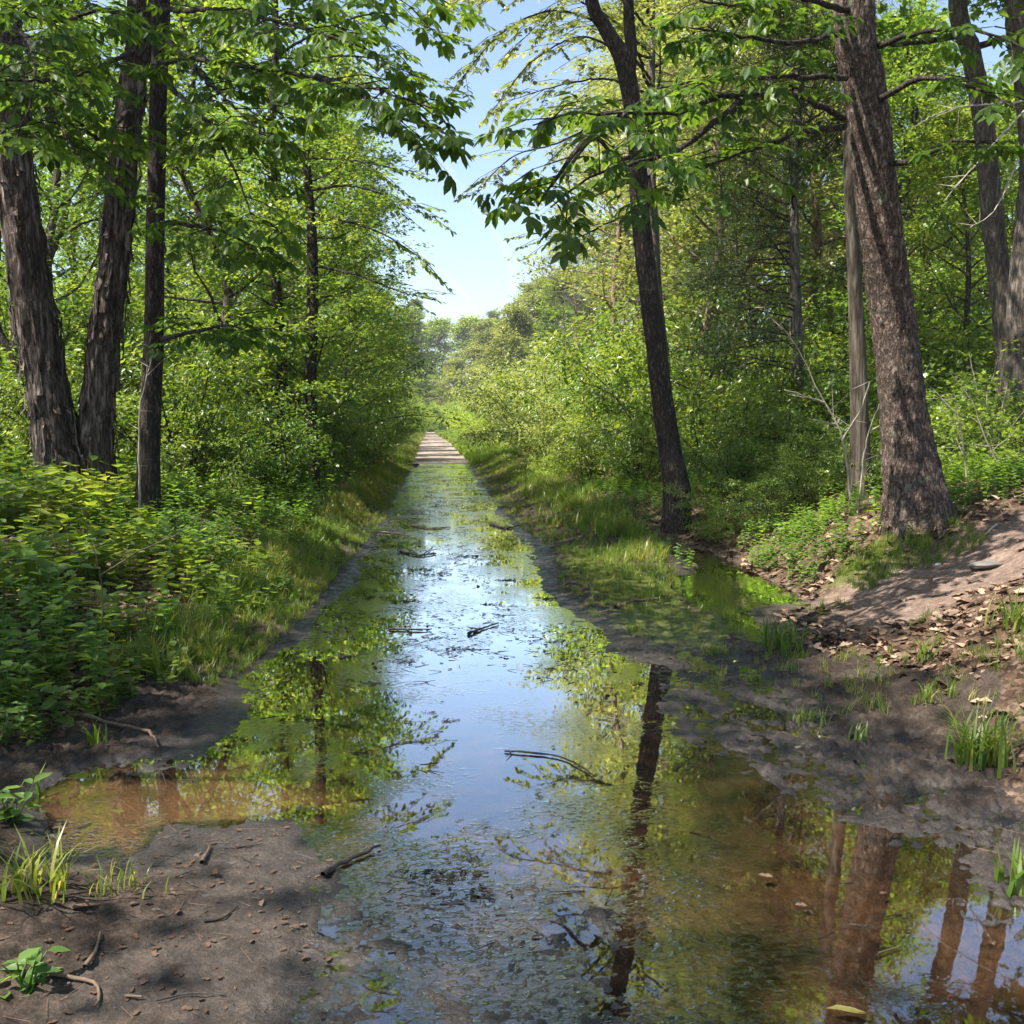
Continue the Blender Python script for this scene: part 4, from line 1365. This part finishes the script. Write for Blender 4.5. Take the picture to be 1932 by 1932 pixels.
# grass verges
x, y = scatter(9500, lambda y: (xl(y) - .75, xl(y) + .10 + .16 * sstep(11, 18, y)), (6.2, 40), lambda x, y: sstep(.95, .1, (xl(y) - x)) * (.35 + .65 * sstep(.35, .55, fbm(x * 2, y * 2, 0, 2, 61))), 1.25)
cover('grass', 'grass lining the left edge of the path', TUFT + TUFTW, 'grass', x, y, .10 + .16 * sstep(0, .5, xl(y) - x))
x, y = scatter(9500, lambda y: (xr(y) - .12 - .18 * sstep(11, 18, y), xr(y) + 1.15), (7.6, 40), lambda x, y: (.25 + .75 * sstep(8.5, 14, y)) * (.2 + .8 * sstep(.38, .55, fbm(x * 2, y * 2, 0, 2, 62))), 1.25)
cover('grass', 'grass lining the right edge of the path', TUFT + TUFTW, 'grass', x, y, .09 + .2 * sstep(.1, .9, x - xr(y)) * sstep(8, 14, y))
x, y = scatter(7000, lambda y: (xl(y) - 1.4, xl(y) + .12), (40, 170), None, 1.2)
cover('grass', 'far grass along the left of the dry path', TUFT, 'grass', x, y, .45)
x, y = scatter(8000, lambda y: (xr(y) - .15, xr(y) + 1.8), (40, 170), None, 1.2)
cover('grass', 'far sunlit grass along the right of the dry path', TUFT, 'yellow', x, y, .45)  # sun on this side is put into a brighter blade colour
x, y = scatter(420, lambda y: (1.7 + 0 * y, 3.6 + 0 * y), (4.6, 9), lambda x, y: sstep(.42, .6, fbm(x * 1.6, y * 1.6, 0, 2, 63)))
cover('grass', 'sparse grass sprigs in the mud right of the puddle', TUFT, 'grass', x, y, .12)
x, y = scatter(260, lambda y: (-2.3 + 0 * y, -1.0 + 0 * y), (2.5, 4.2), lambda x, y: sstep(.3, .6, (xl(y) + .15 - x)))
cover('grass', 'wiry grass at the bottom left corner', TUFT, 'grass', x, y, .15)
x, y = scatter(260, lambda y: (3.75 + 0 * y, 4.9 + 0 * y), (8.5, 9.3))
cover('grass', 'fine grass on the mossy slope below the massive trunk', TUFT, 'grass', x, y, .13)

# dry leaves
DEAD = [T_deadleaf(rg) for _ in range(6)]


def litter(name, label, x, y, size, wet=.0, tone=(.05, 1)):
    z = gzs(x, y)
    k = z > wet
    x, y, z = x[k], y[k], z[k]
    n = len(x)
    mb = MB()
    az = rg.uniform(0, 2 * PI, n)
    ax = np.stack([np.cos(az), np.sin(az), rg.normal(0, .25, n)], 1)
    up = np.array([0, 0, 1.0]) + rg.normal(0, .3, (n, 3))
    wh = rg.integers(0, len(DEAD), n)
    tn = rg.uniform(tone[0], tone[1], n) ** 1.3
    for q, t_ in enumerate(DEAD):
        s = wh == q
        stamp(mb, t_, np.stack([x, y, z + .004], 1)[s], ax[s], up[s], (size * rg.uniform(.5, 1.3, n))[s], tn[s])
    return tag(link(name, mb.mesh(name, M['dead'])), label, None, None, 'stuff')


nt_ = lambda x, y: (1 - .93 * trail_mask(x, y)) * sstep(.25, .45, fbm(x * 1.2, y * 1.2, 0, 3, 71))
x, y = scatter(7000, lambda y: (xr(y) + .55 + 0 * y, 8.5 + 0 * y), (4.2, 8.2), lambda x, y: nt_(x, y) * sstep(2.5, 3.1, x + (y - 6) * .12))
litter('dry_leaves', 'brown dry leaves strewn over the near right bank', x, y, .085, .03)
x, y = scatter(9000, lambda y: (3.4 + 0 * y, 11 + 0 * y), (8.8, 17), nt_)
litter('dry_leaves', 'brown dry leaves behind the massive trunk', x, y, .095, .0)
x, y = scatter(5000, lambda y: (-1.5 - y * .42, xl(y) - .25), (4.5, 15), None)
litter('dry_leaves', 'brown dry leaves under the plants of the left bank', x, y, .085, .03)
x, y = scatter(60, lambda y: (xl(y) + 0 * y, xr(y)), (2.6, 9), None)
litter('dry_leaves', 'scattered leaf scraps on the mud beside the puddle', x, y, .04, .004, (0, .5))


x = rg.uniform(-1.1, 1.7, 11000)
y = 3.0 + 37 * rg.random(11000) ** 1.5
k = (rg.random(11000) < sstep(.47, .62, fbm(x * 1.9, y * 1.0, 0, 4, 91)) * (.15 + .85 * sstep(5.5, 8, y))) & (x > xl(y) + .1) & (x < xr(y) - .15)
x, y = x[k], y[k]
mb = MB()
n = len(x)
az = rg.normal(0, .6, n) + PI * (rg.random(n) < .5)
ax = np.stack([np.cos(az), np.sin(az), rg.uniform(-.1, .25, n)], 1)
zz = np.maximum(gzs(x, y), 0)
pz = np.stack([x, y, zz + .002], 1)
h_ = n // 2
stamp(mb, DEAD[0], pz[:h_], ax[:h_], np.array([0, 0, 1.0]) + rg.normal(0, .3, (h_, 3)), .022 * rg.uniform(.4, 1.8, h_), rg.uniform(0, 1, h_))
sticks(mb, pz[h_:], pz[h_:] + ax[h_:] * (.06 * rg.uniform(.3, 2.0, n - h_))[:, None], .0025, .0015)
tag(link('debris', mb.mesh('debris', M['muck'])), 'dark flecks and broken twigs floating all over the puddle', None, None, 'stuff')

x = np.concatenate([rg.uniform(-1.6, -.3, 420), rg.uniform(1.5, 3.4, 900), rg.uniform(-2.2, -1.2, 300)])
y = np.concatenate([rg.uniform(2.4, 4.0, 420), rg.uniform(3.4, 9, 900), rg.uniform(4.5, 7.5, 300)])
z = gzs(x, y)
k = z > 0
x, y, z = x[k], y[k], z[k]
n = len(x)
az = rg.uniform(0, 2 * PI, n)
ax = np.stack([np.cos(az), np.sin(az), rg.uniform(0, .12, n)], 1)
pz = np.stack([x, y, z + .003], 1)
mb = MB()
h_ = n // 5
sticks(mb, pz[h_:], pz[h_:] + ax[h_:] * (.045 * rg.uniform(.3, 2.2, n - h_))[:, None], .0011, .0008, .45)
for q in range(3):
    stamp(mb, DEAD[q], pz[q:h_:3], ax[q:h_:3], np.array([0, 0, 1.0]) + rg.normal(0, .25, (len(pz[q:h_:3]), 3)), .018 * rg.uniform(.4, 1.8, len(pz[q:h_:3])), rg.uniform(.0, .25, len(pz[q:h_:3])))
tag(link('leaf_scraps', mb.mesh('leaf_scraps', M['dead'])), 'pine needles and leaf scraps strewn on the mud', None, None, 'stuff')

# ------------------------------------------------------------------ single grass clumps and plants
def clump(u, v, L, wd, n, spread, label, name='grass_clump', cat='grass clump', mat='grass', b=(.2, 1.0), zmin=0):
    p = G(u, v, zmin)
    mb = MB()
    t_ = T_tuft(rg, n, L, wd, spread, *b)
    v_ = np.stack([t_[0][:, 0], t_[0][:, 2], t_[0][:, 1]], 1)
    tn = np.repeat(np.clip(rg.normal(.42, .24, n), 0, 1), 8)
    mb.add(v_, t_[1], tn)
    o = link(name, mb.mesh(name, M[mat]), loc=p)
    return tag(o, label, cat, 'grass clumps around the puddle' if name == 'grass_clump' else None)


clump(1845, 1440, .36, .007, 110, .06, 'largest tall grass clump on the leaf litter near the right border')
clump(1475, 1225, .30, .007, 70, .07, 'bushy grass clump beside the ditch water at the foot of the trail')
clump(1350, 1235, .10, .004, 70, .05, 'short bright grass tuft left of the bushy ditch clump')
clump(1525, 1360, .10, .004, 90, .07, 'short bright grass tuft on the mud between two ruts')
clump(1745, 1250, .24, .007, 22, .03, 'upright grass sprig on the litter under the trail')
clump(1925, 1190, .30, .009, 60, .08, 'broad bladed grass clump cut by the right border beside the trail')
clump(1928, 1680, .18, .010, 26, .04, 'broad bladed grass clump at the right border below the ruts')
clump(1225, 1130, .16, .005, 50, .07, 'grass tuft at the near end of the right verge')
clump(1750, 1340, .14, .006, 20, .03, 'sparse grass sprig left of the largest clump')
clump(55, 1700, .24, .007, 60, .07, 'wide arching grass clump on the mud at the left border')
clump(185, 1410, .17, .008, 12, .03, 'thin grass sprig with a curved root beside it left of the puddle')
clump(72, 1500, .20, .010, 3, .004, 'single upright grass shoot at the left water edge')
clump(1010, 935, .35, .014, 60, .25, 'dark broad bladed grass clump right of the far puddle')
clump(1060, 990, .35, .014, 50, .2, 'dark broad bladed grass clump nearer than its neighbour on the right verge')
clump(220, 1690, .12, .003, 40, .05, 'wiry pale grass tuft flattened on the mud bar')
clump(1620, 1400, .12, .006, 14, .03, 'small grass sprig on the dark mud right of the ruts')


def plant(u, v, H, label, name='leafy_plant', n=5, spread=1.0, zmin=0, lean=.25, sc_=1.0):
    p = G(u, v, zmin)
    r = link(name, None, loc=p)
    tag(r, label, 'plant')
    sb, lf = MB(), MB()
    for k in range(n):
        az = rg.uniform(0, 2 * PI)
        d = norm(np.array([math.cos(az) * lean, math.sin(az) * lean, 1]))
        pp = limb_path(rg, [rg.normal(0, .02), rg.normal(0, .02), -.02], d, H * rg.uniform(.6, 1.05), 5, 0, .08)
        tube(sb, pp, np.linspace(.005, .0015, 6), 5)
        m = int(H * 26)
        q = np.linspace(.25, 1, m)
        pos = np.stack([np.interp(q, np.linspace(0, 1, 6), pp[:, c]) for c in range(3)], 1)
        aa = np.arange(m) * 2.4 + rg.uniform(0, 6)
        ax = np.stack([np.cos(aa), np.sin(aa), rg.uniform(-.1, .4, m)], 1)
        stamp(lf, OVA[k % 2], pos, ax, np.array([0, 0, 1.0]) + rg.normal(0, .2, (m, 3)), .085 * spread * sc_ * rg.uniform(.6, 1.3, m), np.clip(rg.normal(.55, .2, m), 0, 1))
    link('stem', sb.mesh('stem', M['herb']), r)
    link('foliage', lf.mesh('foliage', M['herb']), r)


plant(50, 1860, .14, 'bright low leafy plant in the bottom left corner', n=9, lean=.8, sc_=.7)
plant(30, 1350, .30, 'leafy plant with long pale leaves at the left border', n=5)
plant(20, 1560, .20, 'low broad leaved plant at the left water edge', n=5, lean=.6)
plant(185, 1330, .75, 'tall thin sapling with spaced round leaves on the near left bank', n=3, lean=.12)
plant(100, 1250, .70, 'tall leafy sapling beside the left border of the left bank', n=4, lean=.2)
plant(300, 1230, .55, 'slender leafy sapling left of the puddle corner', n=4, lean=.15)
plant(420, 1190, .45, 'low leafy sapling near the left mud edge', n=4, lean=.3)
plant(1490, 1010, .35, 'lobed leaf seedling on the litter left of the massive trunk', n=4, lean=.5)
plant(1780, 975, .22, 'small seedling casting leaf shadows on the foot of the massive trunk', n=2, lean=.5, sc_=.9)
plant(1550, 1300, .1, 'tiny seedling on the dark mud', n=2, lean=.5, sc_=.5)
plant(1650, 1295, .13, 'pale seedling on the litter edge left of the upright sprig', n=3, lean=.5, sc_=.5)


# pale bare saplings
def bare(base, tips, rad, label, name='bare_sapling', mat='twig_pale'):
    b = P(*base)
    z0 = gz(b[0], b[1])
    b[2] = z0 - .03
    mb = MB()
    for path in tips:
        pp = resample([b if c is None else P(*c) for c in path], .08)
        n = len(pp)
        tube(mb, pp + rg.normal(0, .004, pp.shape), np.linspace(rad, rad * .25, n), 6)
        for _ in range(n // 3):
            i = rg.integers(n // 4, n)
            d = norm(rg.normal(0, 1, 3) + [0, 0, .6])
            e = pp[i] + d * rg.uniform(.08, .35)
            sticks(mb, [pp[i]], [e], rad * .3, rad * .1)
    o = link(name, mb.mesh(name, M[mat], True))
    return tag(o, label, 'sapling')


bare((1610, 905, 10.8), [[None, (1590, 830, 10.8), (1545, 740, 10.8), (1500, 650, 10.8), (1440, 580, 10.9)], [(1590, 830, 10.8), (1625, 770, 10.6), (1640, 720, 10.6)],
                         [(1555, 760, 10.8), (1480, 735, 10.6)], [(1575, 800, 10.8), (1525, 790, 10.6)]], .014, 'pale leafless sapling arching left in front of the dead grey trunk')
bare((1618, 915, 10.6), [[None, (1635, 830, 10.6), (1660, 760, 10.5), (1665, 700, 10.5)], [(1640, 815, 10.6), (1700, 780, 10.4)]], .012, 'pale forked leafless sapling leaning right against the massive trunk')
bare((1826, 925, 10.5), [[None, (1820, 860, 10.5), (1810, 800, 10.5), (1800, 740, 10.5)]], .012, 'thin pale sapling stem right of the massive trunk')
bare((1900, 900, 11.5), [[None, (1860, 830, 11.5), (1835, 760, 11.5), (1790, 700, 11.5)]], .012, 'pale crooked sapling stem near the right border')
bare((262, 905, 11.2), [[None, (262, 800, 11.2), (270, 740, 11.2), (290, 660, 11.3)]], .016, 'pale bare sapling stem between two trunks on the left bank')
bare((185, 1330, 6.4), [[None, (192, 1180, 6.4), (190, 1080, 6.4), (165, 1010, 6.4), (165, 960, 6.4)], [(190, 1085, 6.4), (260, 1040, 6.3), (330, 1010, 6.2), (395, 960, 6.1)]], .006,
     'dark broken stem rising above the near left bank plants', mat='wood_brown')
bare((1950, 800, 12), [[(1940, 200, 12), (1850, 300, 11), (1780, 380, 10.6)], [(1940, 260, 12), (1880, 390, 11), (1830, 430, 10.6)], [(1945, 190, 12), (1800, 205, 10.5), (1720, 240, 10)]], .014,
     'bare dead branches reaching in from the right border', name='dead_branch')


# ------------------------------------------------------------------ sticks, stones and muck
def stick(pts, rad, label, mat='wood_dark', zoff=.006, name='stick', forks=()):
    mb = MB()
    gp = [G(u, v, 0.0) + [0, 0, rad * .5 + zoff] for u, v in pts]
    base = gp[0].copy()
    pp = resample(gp, .03)
    n = len(pp)
    tube(mb, pp - base + rg.normal(0, rad * .18, pp.shape), rad * (1 - .55 * np.linspace(0, 1, n)) * rg.uniform(.8, 1.2, n), 8)
    for fk in forks:
        q = resample([G(u, v, 0.0) + [0, 0, rad * .6 + zoff] for u, v in fk], .03)
        tube(mb, q - base, np.linspace(rad * .6, rad * .25, len(q)), 6)
    o = link(name, mb.mesh(name, M[mat], True), loc=base)
    return tag(o, label, 'stick', 'sticks lying in and beside the puddle')


stick([(952, 1421), (1000, 1424), (1050, 1430), (1090, 1448), (1122, 1468)], .006, 'curved dark twig on the blue reflection right of centre', forks=[[(965, 1423), (955, 1432)]])
stick([(607, 1661), (640, 1638), (680, 1618), (717, 1604)], .012, 'dark thick stick in the water right of the mud bar')
stick([(735, 1190), (775, 1191), (815, 1190)], .010, 'thin dark stick lying level in the middle of the puddle')
stick([(884, 1199), (912, 1188), (941, 1178)], .012, 'dark stick slanting up right in the middle of the puddle', forks=[[(905, 1191), (880, 1186)]])
stick([(1162, 1149), (1195, 1138), (1242, 1133)], .02, 'thick brown stick at the right puddle edge', 'wood_brown')
stick([(755, 1042), (790, 1050), (822, 1046)], .016, 'forked black stick in the upper puddle', forks=[[(790, 1050), (770, 1036)], [(800, 1048), (812, 1038)]])
stick([(775, 993), (810, 998), (850, 996)], .014, 'black stick below the yellow reflection in the upper puddle')
stick([(690, 1003), (730, 1006), (775, 1012)], .012, 'thin stick at the left edge of the upper puddle')
stick([(925, 990), (955, 998), (985, 992)], .02, 'dark stick near the right edge of the upper puddle', forks=[[(940, 994), (925, 986)]])
stick([(768, 879), (790, 878)], .06, 'dark log at the left where the flood begins', name='log')
stick([(380, 1636), (392, 1618), (397, 1602)], .009, 'short bark twig standing out on the mud bar', 'wood_brown')
stick([(160, 1836), (180, 1806), (190, 1772)], .007, 'pale brown crooked twig on the mud bar', 'wood_brown')
stick([(92, 1842), (140, 1850), (178, 1864), (188, 1882), (178, 1904)], .007, 'long curved root on the bottom left mud', 'wood_brown')
stick([(236, 1882), (270, 1888)], .006, 'short straight twig on the bottom left mud', 'wood_brown')
stick([(385, 1748), (420, 1740), (448, 1720)], .005, 'thin dark twig on the middle of the mud bar')
stick([(295, 1895), (350, 1890), (425, 1882)], .004, 'very thin level twig at the bottom of the mud bar')
stick([(447, 1601), (495, 1596)], .005, 'thin dark twig at the top right of the mud bar')
stick([(160, 1362), (215, 1370), (280, 1392), (300, 1420)], .012, 'bent pale root beside the thin sprig left of the puddle', 'wood_brown', .02)
stick([(1645, 925), (1600, 970)], .012, 'slanting twig on the litter left of the massive trunk', 'wood_brown', .02)
stick([(1790, 1000), (1720, 1055), (1690, 1072)], .008, 'long thin branch lying down the mossy slope', 'wood_brown', .03)
stick([(1650, 1030), (1625, 1040)], .018, 'short broken branch below the foot of the massive trunk', 'wood_brown', .02)
stick([(1880, 985), (1845, 1010)], .01, 'pale twig at the top of the trail', 'twig_pale', .02)
stick([(1265, 1045), (1310, 1050)], .01, 'thin branch at the far side of the ditch water', 'wood_brown', .02)
stick([(1655, 1870 - 60), (1700, 1790)], .004, 'fine twig in the brown water at the bottom right', 'wood_brown')
stick([(1985 - 1, 1530), (1630, 1480)][1:] + [(1650, 1510)], .006, 'short twig on the mud ridge right of the water', 'wood_dark')

VAN = [(868, 1658, .05), (795, 1655, .05), (905, 1690, .045), (880, 1620, .03), (845, 1362, .03), (812, 1345, .022), (700, 1128, .05), (770, 1135, .05), (870, 1225, .05), (960, 1095, .06),
       (820, 1205, .04), (1030, 1130, .06), (930, 1142, .05), (640, 1240, .05), (690, 1290, .05), (760, 1250, .04), (830, 1085, .06), (880, 1050, .07)]
for k, (u, v, s) in enumerate(sorted(VAN, key=lambda t: -t[1])):
    p = G(u, v, 0)
    mb = MB()
    m_ = 26
    c = rg.normal(0, s, (m_, 3)) * [1.2, .8, 0] + [0, 0, .001]
    a_ = rg.normal(.2, .8, m_)
    dd = np.stack([np.cos(a_), np.sin(a_), rg.uniform(-.1, .25, m_)], 1) * (s * rg.uniform(.15, .8, m_))[:, None]
    sticks(mb, c - dd * .5, c + dd, s * .05, s * .02)
    stamp(mb, DEAD[k % 6], c[:10], dd[:10], np.array([0, 0, 1.0]) + rg.normal(0, .3, (10, 3)), s * .5 * rg.uniform(.5, 1.2, 10), .3)
    o = link('muck_clump', mb.mesh('muck_clump', M['muck'], True), loc=(p[0], p[1], 0.002))
    tag(o, ORD[k] + ' small black clump of rotted twigs on the puddle, counting from the viewer', 'debris', 'black clumps floating on the puddle')


def stone(u, v, s, label, mat='rock', flat=.5):
    p = G(u, v)
    mb = MB()
    n, m = 10, 14
    ph = np.linspace(0, PI, n)[:, None]
    th = np.linspace(0, 2 * PI, m, endpoint=False)[None]
    X, Yv, Z = np.sin(ph) * np.cos(th), np.sin(ph) * np.sin(th), np.cos(ph) * np.ones_like(th)
    r_ = .75 + .5 * vnoise(X * 1.7 + u, Yv * 1.7, Z * 1.7, 9)
    v_ = np.stack([X * r_, Yv * r_ * .8, Z * r_ * flat], -1) * s
    i = np.arange(n - 1)[:, None] * m
    j = np.arange(m)[None]
    f = np.stack([i + j, i + m + j, i + m + (j + 1) % m, i + (j + 1) % m], -1)
    mb.add(v_.reshape(-1, 3), f.reshape(-1, 4))
    o = link('stone', mb.mesh('stone', M[mat], True), loc=p, rot=(rg.uniform(-.2, .2), 0, rg.uniform(0, 6)))
    tag(o, label, 'stone')


stone(1862, 1055, .17, 'flat grey rock set in the trail at the right', flat=.14)
stone(1771, 1047, .03, 'small white pebble on the slope below the massive trunk', 'rock_pale')
stone(1790, 1105, .02, 'tiny pale pebble on the lower trail', 'rock_pale')

# yellow leaf at the bottom
p = G(1600, 1912, 0)
mb = MB()
stamp(mb, T_ovate(.14, .05, .05), [p + [-.06, 0.01, .004]], np.array([[1, -.25, 0]]), np.array([0, 0, 1.0]), .12, .35)
tag(link('fallen_leaf', mb.mesh('fallen_leaf', M['yleaf'])), 'yellowed serrated leaf on the mud at the bottom edge', 'leaf')
for k, (u, v, s) in enumerate([(1430, 1655, .05), (1500, 1712, .04), (1660, 1690, .03), (135, 1730, .08)]):
    mb = MB()
    stamp(mb, DEAD[k], [G(u, v, 0) + [0, 0, .004]], np.array([[1, .3 * k - .4, 0]]), np.array([0, 0, 1.0]), s, .3)
    tag(link('fallen_leaf', mb.mesh('fallen_leaf', M['dead'])), ['curled dry leaf floating at the right of the puddle', 'small tan leaf on the brown water', 'tiny tan leaf by the dark corner of the water', 'dry leaf on the grass at the left of the mud bar'][k], 'leaf')

mb = MB()
bx = np.array([[x, y, z] for z in (-3, 60) for (x, y) in ((-440, -60), (440, -60), (440, 760), (-440, 760))], float)
mb.add(bx, [[0, 3, 2, 1], [4, 5, 6, 7], [0, 1, 5, 4], [1, 2, 6, 5], [2, 3, 7, 6], [3, 0, 4, 7]])
hm, hnt, hout = newmat('haze')
pv = hnt.nodes.new('ShaderNodeVolumePrincipled')
pv.inputs['Color'].default_value = (.92, .95, 1, 1)
pv.inputs['Density'].default_value = .0005
pv.inputs['Anisotropy'].default_value = .2
hnt.links.new(pv.outputs[0], hout.inputs['Volume'])
tag(link('haze', mb.mesh('haze', hm)), 'thin summer haze over the far woods', None, None, 'stuff')


def contrail(ctrl, rad, label):
    m, nt, out = newmat('vapour')
    g = NT(nt)
    lw = g.n('ShaderNodeLayerWeight', Blend=.5)
    tc = g.n('ShaderNodeNewGeometry').outputs['Position']
    nz = g.noise(tc, .004, 4, .6)
    f = g.math('MULTIPLY', g.math('POWER', g.math('SUBTRACT', 1, lw.outputs['Facing']), 1.5), g.math('MULTIPLY', g.sstep(.3, .65, nz), .16))
    d = g.n('ShaderNodeBsdfDiffuse')
    d.inputs[0].default_value = (.95, .95, .95, 1)
    t = g.n('ShaderNodeBsdfTransparent')
    ms = g.n('ShaderNodeMixShader')
    g.l(f, ms.inputs[0])
    g.l(t.outputs[0], ms.inputs[1])
    g.l(d.outputs[0], ms.inputs[2])
    g.l(ms.outputs[0], out.inputs[0])
    mb = MB()
    tube(mb, resample([P(*c) for c in ctrl], 120), rad, 16)
    o = link('contrail', mb.mesh('contrail', m, True))
    tag(o, label, 'contrail')


contrail([(750, 200, 9000), (840, 310, 9000), (900, 400, 9000), (955, 470, 9000), (985, 600, 9000)], 52, 'faint longer vapour trail crossing the middle of the sky gap')
contrail([(740, 420, 9000), (790, 470, 9000), (870, 550, 9000), (930, 640, 9000)], 48, 'faint shorter vapour trail low in the left of the sky gap')
print('objects', len(bpy.data.objects), 'verts', sum(len(m.vertices) for m in bpy.data.meshes))
